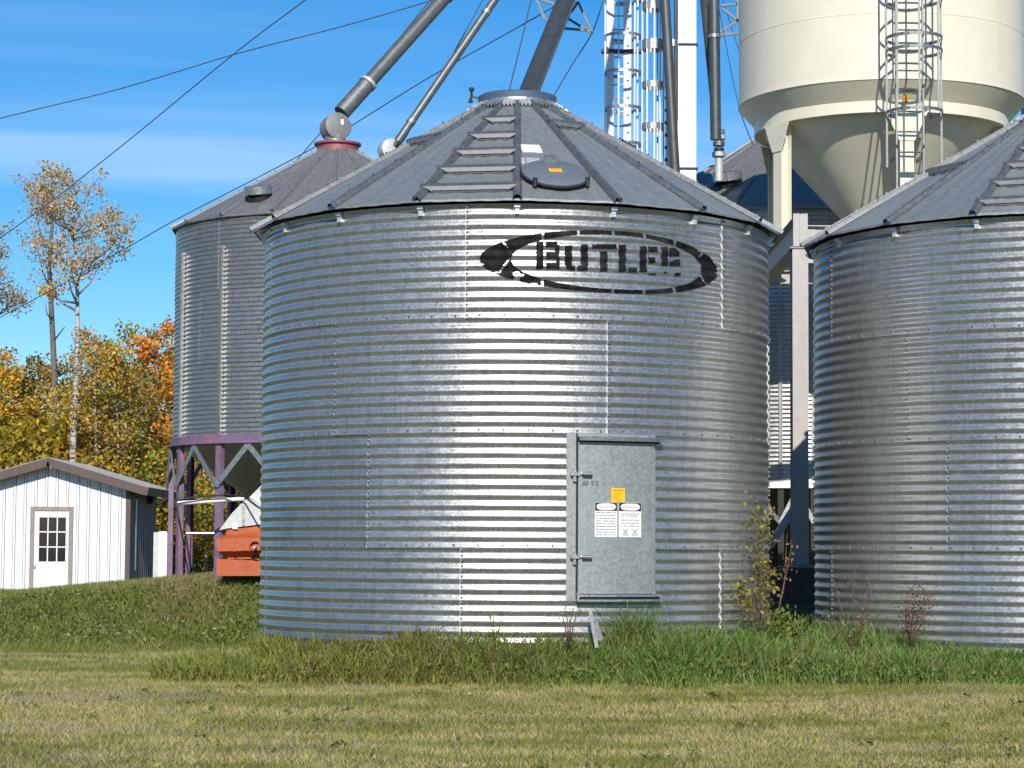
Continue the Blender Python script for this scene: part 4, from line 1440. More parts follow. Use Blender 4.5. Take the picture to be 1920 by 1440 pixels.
part('lower_lip', mb, M_ORANGE, au)
mb = MB().prism([P(404, 1048), P(500, 1052), P(500, 1080), P(404, 1080)], OYY + 0.12, OYY + 0.7)
part('skid', mb, M_ORANGE, au)
mb = MB().prism([P(424, 991), P(545, 976), P(545, 960), P(462, 934), P(434, 962), P(410, 994)], OYY + 0.05, OYY + 0.8)
hood = part('hood', mb, M_TIN, au)
mb = MB().prism([P(463, 932), P(545, 972), P(545, 850)], OYY + 0.25, OYY + 0.8)
part('hood_flap', mb, M_TIN, au)
part('hood_seam', MB().prism([P(452, 946), P(458, 940), P(459, 985), P(453, 986)], OYY + 0.035, OYY + 0.048), M_STEEL, hood)
part('tag', MB().prism([P(436, 981), P(446, 981), P(446, 992), P(436, 992)], OYY - 0.006, OYY - 0.002), M_PAPER, au)
bc = W(479, 1026, OYY - 0.03)
bear = part('bearing', MB().lathe([(0, -0.05), (0.055, -0.05), (0.07, -0.03), (0.075, 0.028)], 20, bc, (EX, EZ, -EY)), M_BLACK, au, 'auto')
part('shaft', MB().tube([bc + EY * 0.0, bc - EY * 0.12], 0.018, 10), M_STEEL, bear)

# pipes and cable across the purple legs
solo('rail_pipe', MB().tube([W(330, 944, 30.15), W(458, 935, 30.15)], 0.028, 10), M_WHITE, 'white pipe lashed level across the purple legs', 'pipe', smooth='auto')
solo('cross_pipe', MB().tube([W(349, 1000, 31.2), W(408, 1000, 31.2)], 0.022, 10), M_STEEL, 'low galvanised pipe between the purple legs near the ground', 'pipe', smooth='auto')
pts = [W(294, 926, 47), W(298, 945, 47), W(318, 931, 40), W(330, 938, 30.05), W(380, 930, 30.05), W(420, 928, 30.05), W(458, 931, 29.9), W(480, 948, 29.6), W(520, 975, 29.6)]
solo('power_cable', MB().tube(pts, 0.013, 6), M_BLACK, 'black cable strung from the shed eave along the white pipe', 'cable')

# ------------------------------------------------------------------ vegetation meshes
def cloud_mesh(name, V, F_per, cols, mat):
    """V: (n, k, 3) polygons with k corners; cols: (n, 3)"""
    n, k = V.shape[:2]
    me = bpy.data.meshes.new(name)
    me.vertices.add(n * k)
    me.vertices.foreach_set('co', V.reshape(-1).astype(np.float32))
    me.loops.add(n * k)
    me.loops.foreach_set('vertex_index', np.arange(n * k, dtype=np.int32))
    me.polygons.add(n)
    me.polygons.foreach_set('loop_start', np.arange(0, n * k, k, dtype=np.int32))
    me.polygons.foreach_set('loop_total', np.full(n, k, dtype=np.int32))
    ca = me.color_attributes.new('Col', 'FLOAT_COLOR', 'POINT')
    c4 = np.ones((n * k, 4), np.float32)
    c4[:, :3] = np.repeat(cols, k, 0)
    ca.data.foreach_set('color', c4.reshape(-1))
    me.materials.append(mat)
    me.update()
    me.validate()
    return me

def leaf_quads(P, size, up_bias=0.3):
    n = len(P)
    nrm = rng.normal(size=(n, 3)); nrm[:, 2] += up_bias
    nrm /= np.linalg.norm(nrm, axis=1)[:, None]
    t = rng.normal(size=(n, 3))
    t -= nrm * (t * nrm).sum(1)[:, None]
    t /= np.linalg.norm(t, axis=1)[:, None]
    b = np.cross(nrm, t)
    s = size * rng.uniform(0.65, 1.3, (n, 1))
    return np.stack((P - t * s, P - b * s * 0.6 + nrm * s * 0.12, P + t * s, P + b * s * 0.6 + nrm * s * 0.12), 1)

def palette(n, cols, wts, jit=0.18):
    cols = np.array(cols)
    c = cols[rng.choice(len(cols), n, p=np.array(wts) / sum(wts))]
    return np.clip(c * rng.uniform(1 - jit, 1 + jit, (n, 1)) * rng.uniform(0.93, 1.07, (n, 3)), 0.004, 1)

def make_tree(hgt, crown_lo, crown_r, n_leaf, leaf, cols, wts, trunk_r, bark, seed, n_limb=16, tight=1.0, sparse=False):
    rr = random.Random(seed)
    mb = MB()
    lean = np.array((rr.uniform(-0.03, 0.03), rr.uniform(-0.03, 0.03)))
    tp = [np.array((lean[0] * z + 0.06 * math.sin(z * 0.9 + seed), lean[1] * z + 0.05 * math.cos(z * 0.7), z)) for z in np.linspace(-0.3, hgt * 0.96, 9)]
    mb.tube(tp, [trunk_r * (1 - 0.88 * i / 8) for i in range(9)], 7)
    def tat(z):
        f = np.clip((z + 0.3) / (hgt * 0.96 + 0.3), 0, 1) * 8
        i = min(int(f), 7)
        return tp[i] * (1 - (f - i)) + tp[i + 1] * (f - i)
    clus = []
    for k in range(n_limb):
        f = (k + rr.random()) / n_limb
        z = crown_lo + (hgt * 0.95 - crown_lo) * f
        a = rr.uniform(0, 2 * math.pi)
        # crown widest low-middle, tapering up
        env = crown_r * (0.35 + 0.65 * math.sin(math.pi * min(1, (0.18 + 0.82 * f))) ** 0.8)
        L = env * rr.uniform(0.6, 1.1)
        p0 = tat(z)
        rise = rr.uniform(0.35, 0.9) * L
        p2 = p0 + np.array((math.cos(a) * L, math.sin(a) * L, rise))
        p1 = (p0 + p2) / 2 + np.array((0, 0, -0.12 * L))
        mb.tube([p0, p1, p2], [trunk_r * 0.28 * (1 - 0.6 * f), trunk_r * 0.18 * (1 - 0.6 * f), trunk_r * 0.06], 4)
        clus.append((p2, 0.42 * L + 0.16)); clus.append((p1 * 0.4 + p2 * 0.6, 0.45 * L + 0.14)); 
        if not sparse:
            clus.append((p1, 0.4 * L + 0.14))
        for _ in range(3):
            q0 = p1 + (p2 - p1) * rr.random()
            q = q0 + np.array((rr.uniform(-1, 1), rr.uniform(-1, 1), rr.uniform(0, 1))) * 0.45 * L
            mb.tube([q0, q], [trunk_r * 0.08, trunk_r * 0.035], 3, False)
            clus.append((q, 0.3 * L + 0.1))
    clus.append((tat(hgt * 0.93), crown_r * 0.25)); clus.append((tat(hgt * 0.86), crown_r * 0.3))
    cw = np.array([c[1] ** 2 for c in clus]); cw /= cw.sum()
    ci = rng.choice(len(clus), n_leaf, p=cw)
    cc = np.array([c[0] for c in clus])[ci]
    cr = np.array([c[1] for c in clus])[ci] * tight
    dirs = rng.normal(size=(n_leaf, 3)); dirs /= np.linalg.norm(dirs, axis=1)[:, None]
    rad = rng.random(n_leaf) ** 0.45
    P = cc + dirs * (cr * rad)[:, None] * np.array((1, 1, 0.85))
    cols_ = palette(n_leaf, cols, wts)
    # clumps of one hue
    tone = rng.uniform(0.75, 1.25, (len(clus), 1))[ci]
    hue = rng.uniform(-0.12, 0.12, len(clus))[ci]
    cols_ = cols_ * tone
    cols_[:, 0] *= 1 + hue; cols_[:, 1] *= 1 - hue * 0.6
    crown = cloud_mesh('crown', leaf_quads(P, leaf), 4, np.clip(cols_, 0.004, 0.8), M_LEAF)
    return mb.mesh('trunk', bark, True), crown

GOLD = [(0.58, 0.36, 0.035), (0.46, 0.32, 0.035), (0.32, 0.26, 0.04), (0.62, 0.35, 0.03)]
OLIVE = [(0.28, 0.25, 0.035), (0.36, 0.29, 0.04), (0.19, 0.19, 0.032), (0.50, 0.34, 0.04)]
RUST = [(0.58, 0.24, 0.03), (0.55, 0.30, 0.03), (0.42, 0.24, 0.03), (0.62, 0.20, 0.02)]
BROWNISH = [(0.50, 0.35, 0.13), (0.56, 0.43, 0.20), (0.38, 0.28, 0.14), (0.46, 0.36, 0.10)]
kinds = {
    'gold': make_tree(7.4, 0.7, 1.5, 9000, 0.062, GOLD, [3, 3, 3, 1], 0.10, M_BIRCH, 1, 20),
    'olive': make_tree(7.0, 0.4, 1.6, 9500, 0.062, OLIVE, [3, 3, 2, 2], 0.10, M_BIRCH, 2, 20),
    'rust': make_tree(7.2, 0.9, 1.35, 8000, 0.062, RUST, [2, 3, 3, 1], 0.09, M_BARK, 3, 18),
    'thin': make_tree(7.6, 2.8, 1.2, 3600, 0.058, GOLD + BROWNISH, [2, 2, 2, 1, 1, 1, 1, 1], 0.085, M_BIRCH, 4, 16),
    'shrub': make_tree(3.6, 0.0, 1.5, 6000, 0.062, OLIVE + GOLD, [3, 3, 3, 2, 1, 1, 1, 0], 0.05, M_BARK, 5, 14),
}
ADJ = {'gold': 'golden leaved poplar', 'olive': 'olive green poplar turning yellow', 'rust': 'rust orange poplar', 'thin': 'thin pale barked poplar with sparse gold leaves', 'shrub': 'low olive yellow bush'}
def place_tree(kind, px, Y, top_px, label, rz, wide=1.0, group='autumn poplars behind the shed'):
    b = W(px, 1000, Y)
    gz = float(ground_z(b[0], Y))
    hz = W(px, top_px, Y)[2] - gz
    tr, cr = kinds[kind]
    base_h = {'gold': 7.4, 'olive': 7.0, 'rust': 7.2, 'thin': 7.6, 'shrub': 3.6}[kind]
    s = hz / base_h * 0.97
    o = thing('poplar_tree' if kind != 'shrub' else 'bush', (b[0], Y, gz), label, 'tree' if kind != 'shrub' else 'bush', group)
    for nm, me in (('trunk', tr), ('crown', cr)):
        c = bpy.data.objects.new(nm, me)
        c.parent = o
        c.rotation_euler = (0, 0, rz)
        c.scale = (s * wide, s * wide, s)
        COL.objects.link(c)
    return o
forest = [
    # kind, px, Y, top, label
    ('gold', -18, 57, 632, 'golden poplar at the far left frame edge, above the shed roof'),
    ('olive', 46, 60, 672, 'olive poplar just right of the leftmost golden one, above the shed peak'),
    ('gold', 92, 66, 655, 'golden poplar behind the dead grey trunk'),
    ('olive', 128, 58, 690, 'olive yellow poplar in front of the tall white trunk'),
    ('thin', 185, 54.5, 590, 'thin pale trunked poplar with sparse leaves right of the tall aspen'),
    ('thin', 216, 54.8, 660, 'slender pale trunked poplar above the right slope of the shed roof'),
    ('rust', 284, 60, 588, 'orange topped poplar beside the left edge of the hopper bin'),
    ('olive', 232, 64, 612, 'olive poplar between the thin pale trunk and the orange topped tree'),
    ('gold', 210, 57, 672, 'golden poplar above the right shed eave'),
    ('gold', 322, 64, 610, 'golden poplar half hidden by the hopper bin wall'),
    ('olive', 262, 56, 705, 'olive poplar right behind the shed eave tip'),
    ('thin', 330, 57, 760, 'thin poplar with a pale trunk seen left of the purple legs'),
    ('olive', 372, 64, 700, 'olive poplar seen between the purple legs'),
    ('thin', 388, 60, 720, 'pale trunked poplar in the second gap of the purple legs'),
    ('gold', 420, 66, 690, 'golden poplar behind the right purple leg'),
    ('thin', 352, 59, 740, 'pale slender poplar in the first gap of the purple legs'),
    ('olive', 460, 62, 700, 'olive poplar hidden mostly by the orange hopper'),
    ('olive', 4, 68, 660, 'olive poplar deeper behind the leftmost golden one'),
    ('olive', 160, 68, 650, 'olive poplar deep behind the tall aspen'),
    ('gold', 60, 56, 738, 'low golden poplar directly above the shed ridge'),
    ('shrub', 20, 55, 800, 'low olive bush over the left slope of the shed roof'),
    ('shrub', 165, 55, 790, 'low olive bush over the right slope of the shed roof'),
    ('shrub', 290, 55, 850, 'low bush behind the white cabinet'),
    ('shrub', 350, 63, 880, 'low bush low down between the left purple legs'),
    ('shrub', 440, 58, 860, 'low bush behind the pale sheet metal hood'),
    ('shrub', 100, 56, 770, 'low olive bush just behind the shed peak'),
    ('olive', -230, 58, 660, 'olive poplar far left of the shed beyond the frame'),
    ('gold', -310, 60, 640, 'golden poplar far left of the shed beyond the frame'),
    ('rust', -400, 62, 650, 'rust orange poplar far left of the shed beyond the frame'),
    ('olive', -490, 60, 650, 'olive poplar farthest left beyond the frame'),
    ('gold', -80, 60, 640, 'golden poplar just outside the left frame edge'),
    ('olive', -150, 62, 640, 'olive poplar well left of the shed'),
    ('gold', 520, 66, 700, 'golden poplar hidden behind the lettered bin'),
]
for i, (k, px, Y, top, lab) in enumerate(forest):
    place_tree(k, px, Y, top, lab, i * 1.37, random.Random(i).uniform(0.9, 1.15))

# tall sparse aspen, shaped on its own
def tall_aspen(px, Y, top, label, seed, n_leaf=4700, crown_r=1.35, lo_px=590):
    b = W(px, 1000, Y)
    gz = float(ground_z(b[0], Y))
    h = W(px, top, Y)[2] - gz
    lo = W(px, lo_px, Y)[2] - gz
    tr, cr = make_tree(h, lo, crown_r, n_leaf, 0.042, BROWNISH, [3, 3, 2, 1], 0.125, M_BIRCH, seed, 26, sparse=True, tight=0.55)
    o = thing('aspen_tree', (b[0], Y, gz), label, 'tree', 'tall aspens')
    for nm, me in (('trunk', tr), ('crown', cr)):
        c = inst(nm, me, o)
    return o
tall_aspen(143, 54, 302, 'tallest tree, white barked aspen with sparse brown gold leaves', 21)
tall_aspen(-62, 56, 430, 'tall aspen reaching in from the left frame edge with brown leaves', 33, 5000, 1.35, 620)
b = W(98, 1000, 57)
gz = float(ground_z(b[0], 57))
dead = thing('dead_tree', (b[0], 57, gz), 'bare grey dead trunk just left of the tallest white aspen', 'tree')
mb = MB()
pts = [np.array((b[0], 57, gz - 0.2))] + [W(x, y, 57) for x, y in ((104, 760), (100, 660), (95, 560), (92, 500), (97, 430), (98, 380), (96, 330))]
mb.tube(pts, [0.10, 0.085, 0.075, 0.065, 0.055, 0.045, 0.03, 0.01], 7)
for (a0, a1, a2) in (((97, 600), (88, 588), (85, 570)), ((94, 540), (80, 510), (62, 430)), ((96, 470), (76, 440), (66, 395)), ((97, 420), (84, 380), (80, 345)), ((100, 640), (116, 620), (122, 612))):
    mb.tube([W(*a0, 57), W(*a1, 56.8), W(*a2, 56.7)], [0.03, 0.02, 0.008], 4)
part('trunk', mb, M_BARK, dead, True)
P = np.concatenate([np.array(W(x, y, 57)) + rng.normal(size=(110, 3)) * np.array((0.22, 0.3, 0.22)) for x, y in ((66, 440), (68, 405), (82, 385), (80, 350), (84, 470), (78, 520), (98, 400), (60, 460))])
P = P - np.array((b[0], 57, gz))
crown = inst('crown', cloud_mesh('crown', leaf_quads(P, 0.040), 4, palette(len(P), BROWNISH, [2, 2, 2, 1]), M_LEAF), dead)

# ------------------------------------------------------------------ grass
def blades(X, Y, Z, hgt, wid, lean, cols, seg=1):
    """tapered blades; seg 1 = triangle, else bent strips of quads; returns (verts list, polys)"""
    n = len(X)
    a = rng.uniform(0, 2 * math.pi, n)
    side = np.stack((np.cos(a), np.sin(a), np.zeros(n)), -1) * (wid / 2)[:, None]
    b = rng.uniform(0, 2 * math.pi, n)
    ld = np.stack((np.cos(b), np.sin(b), np.zeros(n)), -1) * (lean * hgt)[:, None]
    base = np.stack((X, Y, Z), -1)
    up = np.zeros((n, 3)); up[:, 2] = hgt
    if seg == 1:
        V = np.stack((base - side, base + side, base + up + ld), 1)
        return V, cols
    m1 = base + up * 0.55 + ld * 0.25
    tip = base + up * 0.92 + ld
    q1 = np.stack((base - side, base + side, m1 + side * 0.8, m1 - side * 0.8), 1)
    m2 = base + up * 0.88 + ld * 0.65
    q2 = np.stack((m1 - side * 0.8, m1 + side * 0.8, m2 + side * 0.5, m2 - side * 0.5), 1)
    q3 = np.stack((m2 - side * 0.5, m2 + side * 0.5, tip + side * 0.02 - up * 0.05 * (lean[:, None]), tip - side * 0.02 - up * 0.05 * (lean[:, None])), 1)
    return np.concatenate((q1, q2, q3)), np.concatenate((cols, cols, cols))

def stuff(name, me, label):
    o = bpy.data.objects.new(name, me)
    COL.objects.link(o)
    o['kind'] = 'stuff'
    o['label'] = label
    return o

def lawn_color(x, y, n):
    d = fbm(x * 0.55 + 3, y * 1.6 + 8, 4)                     # dry bands along the mowing
    d2 = fbm(x * 2.2 + 40, y * 3.2 + 4, 3)
    row = 0.5 + 0.5 * np.sin(y * 2.6 + 0.12 * x + 2 * fbm(x * 0.3, y * 0.4, 2))
    dry = np.clip(0.62 * d + 0.38 * d2 + 0.10 * (row - 0.5), 0, 1)
    dry = sst(0.38, 0.60, dry)
    g = np.array((0.225, 0.235, 0.045)); s = np.array((0.57, 0.505, 0.175)); br = np.array((0.46, 0.37, 0.22))
    pick = rng.random(n)
    c = g * (1 - dry[:, None]) + s * dry[:, None]
    c = np.where((pick < 0.25 * dry + 0.10)[:, None], br, c)
    c = np.where((pick > 0.78)[:, None], g * 1.2, c)
    bare = 0.7 * sst(0.63, 0.72, fbm(x * 0.7 + 90, y * 1.9 + 33, 3)) * (pick > 0.35) * (pick < 0.9)
    c = c * (1 - bare[:, None]) + np.array((0.40, 0.335, 0.24)) * bare[:, None]
    return np.clip(c * rng.uniform(0.72, 1.28, (n, 1)), 0.01, 0.8)

N = 330000
X = rng.uniform(-6.3, 6.3, N); Y = 13.3 + 9.9 * rng.random(N) ** 0.85
keep = np.abs(X) < 0.235 * Y + 1.1
X, Y = X[keep], Y[keep]
n = len(X)
patch = fbm(X * 1.2, Y * 1.7, 3)
H = rng.uniform(0.018, 0.052, n) * (0.7 + 0.8 * patch)
me = cloud_mesh('lawn_grass', blades(X, Y, ground_z(X, Y) - 0.003, H, rng.uniform(0.005, 0.010, n), rng.uniform(0.2, 1.5, n), None)[0], 3, lawn_color(X, Y, n), M_GRASS)
stuff('lawn_grass', me, 'short mown lawn with dry straw coloured streaks')

# bank grass on the left
def bank_color(x, y, n):
    d = fbm(x * 0.9 + 60, y * 1.3 + 21, 4)
    dry = sst(0.42, 0.72, d) * 0.8
    g = np.array((0.215, 0.265, 0.052)); s = np.array((0.36, 0.27, 0.13))
    c = g * (1 - dry[:, None]) + s * dry[:, None]
    p = rng.random(n)
    c = np.where((p > 0.86)[:, None], np.array((0.46, 0.39, 0.18)), c)
    c = np.where((p < 0.22)[:, None], np.array((0.13, 0.18, 0.035)), c)
    return np.clip(c * rng.uniform(0.7, 1.3, (n, 1)), 0.008, 0.7)
N = 215000
X = rng.uniform(-9.6, -1.6, N); Y = rng.uniform(22.9, 33.5, N)
keep = (Y > 27.9 - 0.5 * sst(-3, -2.4, X) + 0.5 * (fbm(X * 1.1, Y * 0 + 3, 2) - 0.5)) | (rng.random(N) < 0.85)
keep &= np.hypot(X - MAIN_C[0], Y - MAIN_C[1]) > BIN_R + 0.03
X, Y = X[keep], Y[keep]
n = len(X)
low = 1 - sst(27.3, 28.3, Y)
H = rng.uniform(0.07, 0.20, n) * (0.6 + 0.8 * fbm(X * 1.5, Y * 1.5, 3)) * (1 - 0.72 * low) * (1 - 0.45 * sst(30.0, 31.0, Y))
lc, bc_ = lawn_color(X, Y, n) * np.array((0.85, 0.95, 0.85)), bank_color(X, Y, n)
V, c = blades(X, Y, ground_z(X, Y) - 0.01, H, rng.uniform(0.008, 0.018, n) * (1 - 0.4 * low), rng.uniform(0.2, 1.2, n), np.where((low > 0.5)[:, None], lc, bc_), 1)
stuff('bank_grass', cloud_mesh('bank_grass', V, 3, c, M_GRASS), 'rough unmown grass on the bank below shed and purple legs')
# broad leaves scattered through the bank
N = 11000
X = rng.uniform(-9.5, -2.3, N); Y = rng.uniform(28.2, 30.4, N)
P = np.stack((X, Y, ground_z(X, Y) + rng.uniform(0.02, 0.14, N)), -1)
stuff('bank_weeds', cloud_mesh('bank_weeds', leaf_quads(P, 0.028, 1.2), 4, bank_color(X, Y, N), M_LEAF), 'broad leaved weeds mixed through the bank grass')

# tall unmown grass along the bins
def strip_front(x):
    return np.interp(x, [-3.4, -2.6, -1.9, -0.5, 0.5, 1.7, 2.7, 4.8, 7.5], [21.9, 21.6, 21.15, 21.25, 21.35, 21.45, 21.7, 21.85, 21.95])
def strip_h(x):
    xp = [-3.5, -3.0, -2.5, -1.8, -0.55, -0.25, 0.1, 0.45, 0.8, 1.1, 1.6, 2.2, 2.6, 3.2, 3.8, 4.3, 5.0, 7]
    hp = [0.20, 0.27, 0.27, 0.28, 0.33, 0.40, 0.30, 0.26, 0.30, 0.48, 0.46, 0.40, 0.38, 0.40, 0.34, 0.24, 0.18, 0.2]
    return np.interp(x, xp, hp)
def back_y(x):
    d1 = MAIN_C[1] - np.sqrt(np.maximum(0.0, (BIN_R + 0.03) ** 2 - (x - MAIN_C[0]) ** 2))
    d2 = RIGHT_C[1] - np.sqrt(np.maximum(0.0, (BIN_R + 0.03) ** 2 - (x - RIGHT_C[0]) ** 2))
    return np.minimum(np.where(np.abs(x - MAIN_C[0]) < BIN_R, d1, 99), np.where(np.abs(x - RIGHT_C[0]) < BIN_R, d2, 99)).clip(0, 25.0)
N = 46000
X = rng.uniform(-3.5, 7.2, N)
f = strip_front(X) + 0.5 * (fbm(X * 1.9, X * 0 + 2, 4) - 0.45)
bk = np.minimum(back_y(X), f + 2.6)
Y = f - 0.25 * (rng.random(N) < 0.12) * rng.random(N) + (bk - f) * rng.random(N) ** 0.9
clump = fbm(X * 3.2 + 8, Y * 3.2, 3)
keep = (rng.random(N) < sst(0.22, 0.5, clump) + 0.25) & (Y < bk) & ~((Y > 23.3) & (X < -2.65))
X, Y, clump, f = X[keep], Y[keep], clump[keep], f[keep]
n = len(X)
H = strip_h(X) * (0.40 + 0.95 * clump) * rng.uniform(0.5, 1.35, n) * (0.40 + 0.60 * sst(-0.05, 0.45, Y - f))
gr = sst(-1.4, 1.6, X)[:, None]
base_c = np.array((0.215, 0.235, 0.045)) * (1 - gr) + np.array((0.155, 0.25, 0.055)) * gr
c = base_c * rng.uniform(0.65, 1.4, (n, 1))
p = rng.random(n)
c = np.where((p > 0.93)[:, None], np.array((0.34, 0.28, 0.12)), c)
c = np.where(((p < 0.18) & (X < 0.3) & (X > -2.2))[:, None], np.array((0.17, 0.11, 0.05)), c)
V, c = blades(X, Y, ground_z(X, Y) - 0.01, H, rng.uniform(0.008, 0.017, n), rng.uniform(0.15, 0.95, n), np.clip(c, 0.01, 0.6), 3)
stuff('tall_grass', cloud_mesh('tall_grass', V, 4, c, M_GRASS), 'tall unmown green grass growing along the feet of the bins')
N = 14000
X = rng.uniform(-3.5, 7.0, N)
f = strip_front(X)
Y = f + 0.5 * (fbm(X * 1.9, X * 0 + 2, 4) - 0.45) + rng.random(N) * np.minimum(1.1, back_y(X) - f)
keep = (Y < back_y(X)) & (rng.random(N) < np.interp(X, [-3.4, -1.8, 0, 2.4, 4.5], [0.30, 0.35, 0.30, 0.6, 0.75])) & ~((Y > 23.3) & (X < -2.6))
X, Y = X[keep], Y[keep]
P = np.stack((X, Y, ground_z(X, Y) + strip_h(X) * rng.uniform(0.03, 0.6, len(X))), -1)
stuff('strip_weeds', cloud_mesh('strip_weeds', leaf_quads(P, 0.024, 0.9), 4, palette(len(P), [(0.15, 0.21, 0.04), (0.19, 0.24, 0.06), (0.28, 0.25, 0.09), (0.36, 0.36, 0.13)], [4, 3, 1, 0.4]), M_LEAF),
      'leafy low weeds mixed into the tall grass')

# ------------------------------------------------------------------ single weed plants
def weed(name, px, py_base, Y, stems, label, leafcols, wts, leaf, stem_mat, n_per, spread=0.05, cat='weed', lo=0.2, group=None):
    """stems: list of lists of photo points (x, y) from base to tip"""
    b = W(px, py_base, Y)
    gz = float(ground_z(b[0], Y))
    o = thing(name, (b[0], Y, gz), label, cat, group)
    mb = MB()
    LP = []
    for k, s_ in enumerate(stems):
        yy = Y - 0.05 + 0.1 * ((k * 37) % 10) / 10
        p = [W(x, y, yy) for x, y in s_]
        p[0] = p[0].copy(); 
        mb.tube(p, [0.008 * (1 - 0.75 * i / (len(p) - 1)) for i in range(len(p))], 5)
        seg = np.array(p)
        for _ in range(n_per):
            t = (lo + (1 - lo) * rng.random()) * (len(p) - 1)
            i = min(int(t), len(p) - 2)
            LP.append(seg[i] + (seg[i + 1] - seg[i]) * (t - i) + rng.normal(size=3) * spread)
    part('stem', mb, stem_mat, o, True)
    LP = np.array(LP) - np.array((b[0], Y, gz))
    inst('foliage', cloud_mesh('foliage', leaf_quads(LP, leaf), 4, palette(len(LP), leafcols, wts), M_LEAF), o)
    return o
YL = [(0.42, 0.30, 0.05), (0.30, 0.25, 0.05), (0.22, 0.13, 0.05), (0.16, 0.17, 0.04)]
weed('tall_weed', 1422, 1205, 23.0, [[(1418, 1212), (1414, 1120), (1420, 1040), (1412, 930)], [(1424, 1212), (1428, 1110), (1432, 1010), (1440, 960)], [(1412, 1212), (1396, 1120), (1382, 1105)], [(1428, 1212), (1440, 1120), (1444, 1060)]],
     'tall weed with yellow leaves against the right edge of the lettered bin', YL, [3, 3, 1, 2], 0.027, M_STEM, 150, 0.055, lo=0.25, group='weeds at the feet of the bins')
weed('dry_weed', 1490, 1190, 24.2, [[(1452, 1200), (1464, 1120), (1478, 1060), (1484, 1020)], [(1448, 1200), (1470, 1100), (1476, 1000)]],
     'brown curled weed stalk in front of the dark pier', [(0.22, 0.10, 0.05), (0.30, 0.18, 0.08)], [1, 1], 0.022, M_STEM, 34, 0.04, lo=0.3, group='weeds at the feet of the bins')
weed('green_bush', 1478, 1200, 23.2, [[(1470, 1215), (1462, 1180), (1458, 1155)], [(1480, 1215), (1482, 1185), (1468, 1140)], [(1488, 1215), (1500, 1190), (1512, 1175)], [(1475, 1215), (1488, 1190), (1490, 1165)]],
     'small bright green leafy weed below the dark pier', [(0.13, 0.20, 0.03), (0.20, 0.26, 0.05)], [2, 1], 0.03, M_STEMG, 60, 0.06, lo=0.1, group='weeds at the feet of the bins')
weed('seed_weed', 1600, 1200, 22.6, [[(1602, 1212), (1580, 1150), (1562, 1085)], [(1604, 1212), (1598, 1140), (1604, 1060)], [(1608, 1212), (1622, 1130), (1630, 1080)], [(1606, 1212), (1626, 1150), (1650, 1170)], [(1596, 1212), (1560, 1165), (1545, 1150)]],
     'thin dry weed with white seed heads before the right bin', [(0.55, 0.50, 0.36), (0.2, 0.11, 0.07), (0.17, 0.09, 0.06)], [0.6, 2, 2], 0.012, M_STEM, 70, 0.045, lo=0.15, group='weeds at the feet of the bins')
weed('red_weed', 1716, 1200, 22.5, [[(1708, 1212), (1704, 1150), (1714, 1095)], [(1710, 1212), (1720, 1150), (1750, 1108)], [(1706, 1212), (1712, 1140), (1726, 1090)], [(1712, 1212), (1730, 1160), (1738, 1120)], [(1708, 1212), (1700, 1170), (1696, 1140)]],
     'fuzzy reddish brown dry weed before the right bin', [(0.14, 0.07, 0.055), (0.20, 0.11, 0.09), (0.26, 0.18, 0.14)], [3, 2, 1], 0.010, M_STEM, 330, 0.05, lo=0.25, group='weeds at the feet of the bins')
weed('flower_weed', 926, 1195, 21.75, [[(928, 1212), (926, 1165), (924, 1138)], [(928, 1205), (938, 1170), (942, 1158)], [(927, 1200), (920, 1165), (917, 1150)]],
     'slender weed with small yellow flowers left of the bin door', [(0.55, 0.42, 0.08), (0.16, 0.14, 0.04)], [1, 1], 0.011, M_STEMG, 14, 0.014, lo=0.5, group='weeds at the feet of the bins')
weed('tuft_weed', 1068, 1190, 21.7, [[(1066, 1205), (1064, 1165), (1060, 1135)], [(1068, 1205), (1070, 1160), (1078, 1132)], [(1070, 1205), (1076, 1165), (1088, 1142)], [(1066, 1205), (1056, 1160), (1052, 1150)]],
     'brown wispy seed tuft below the left side of the bin door', [(0.22, 0.13, 0.08), (0.30, 0.2, 0.12)], [1, 1], 0.010, M_STEM, 22, 0.016, lo=0.55, group='weeds at the feet of the bins')
a_, b_ = W(1119, 1215, 21.75), W(1107, 1147, 21.95)
mb = MB().bar(a_, b_, 0.035, 0.006, EY)
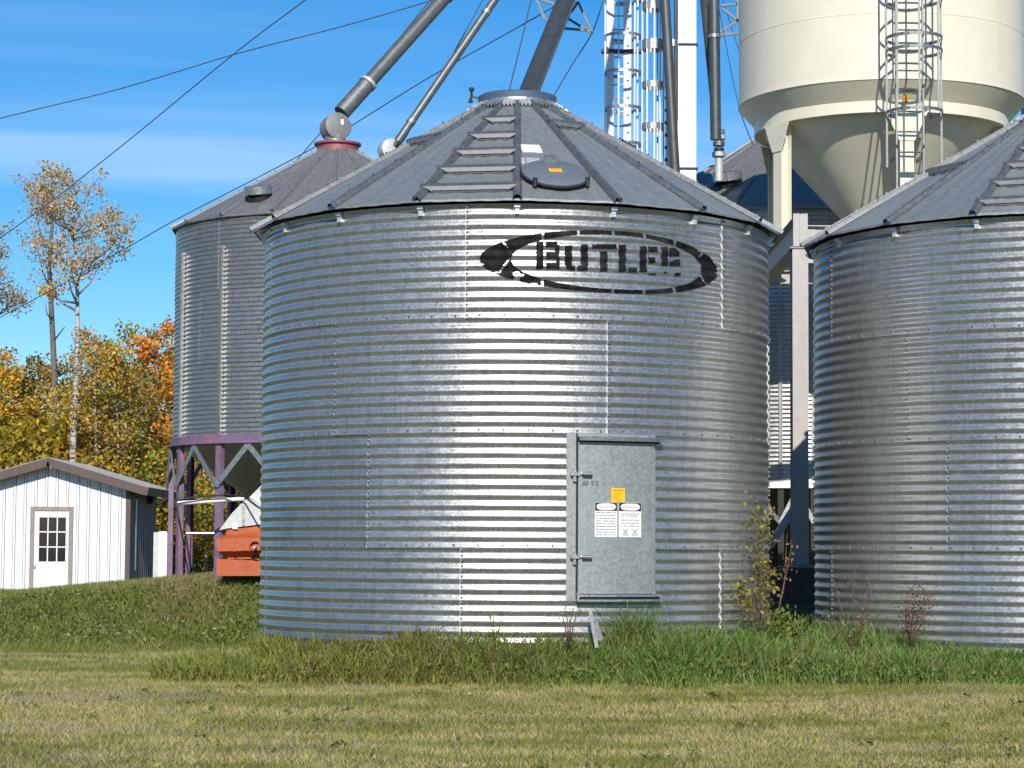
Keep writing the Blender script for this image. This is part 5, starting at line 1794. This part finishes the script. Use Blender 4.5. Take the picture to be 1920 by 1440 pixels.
mb.prism([(0, 0), (0.075, 0), (0.0, 0.26)], -0.003, 0.003, W(1116, 1200, 21.8), (EX, EZ, EY))
solo('metal_stake', mb, M_RIB, 'grey metal stake leaning in the grass below the bin door', 'stake')

# long seed-headed stalks along the front of the strip, still part of the grass mass
N = 420
X = rng.uniform(-1.0, 5.2, N); Y = np.minimum(strip_front(X) + rng.uniform(0.1, 0.7, N), back_y(X) - 0.05)
H = strip_h(X) * rng.uniform(0.9, 1.35, N)
V, c = blades(X, Y, ground_z(X, Y), H, np.full(N, 0.006), rng.uniform(0.1, 0.5, N), palette(N, [(0.30, 0.24, 0.12), (0.20, 0.18, 0.07)], [1, 1]), 3)
stuff('seed_stalks', cloud_mesh('seed_stalks', V, 4, c, M_GRASS), 'dry seed stalks standing out of the tall grass')
# fallen leaves on the lawn
N = 260
X = rng.uniform(-4.5, 4.5, N); Y = rng.uniform(14, 21.5, N)
P = np.stack((X, Y, ground_z(X, Y) + 0.03), -1)
stuff('fallen_leaves', cloud_mesh('fallen_leaves', leaf_quads(P, 0.018, 2.0), 4, palette(N, [(0.45, 0.36, 0.16), (0.35, 0.2, 0.06), (0.6, 0.55, 0.4)], [2, 2, 1]), M_LEAF), 'few pale fallen leaves scattered over the lawn')

# flat rosettes of broad leaved weeds in the lawn
NR = 60
RX = rng.uniform(-4.6, 4.8, NR); RY = rng.uniform(14.2, 21.2, NR)
k = rng.integers(6, 16, NR)
idx = np.repeat(np.arange(NR), k)
a = rng.uniform(0, 2 * math.pi, len(idx)); q = rng.uniform(0.01, 0.075, len(idx))
X = RX[idx] + np.cos(a) * q; Y = RY[idx] + np.sin(a) * q
P = np.stack((X, Y, ground_z(X, Y) + rng.uniform(0.015, 0.05, len(idx))), -1)
stuff('lawn_weeds', cloud_mesh('lawn_weeds', leaf_quads(P, 0.022, 1.6), 4, palette(len(P), [(0.17, 0.23, 0.045), (0.21, 0.26, 0.055), (0.26, 0.26, 0.08)], [3, 2, 1]), M_LEAF), 'small green weed rosettes dotted through the lawn')
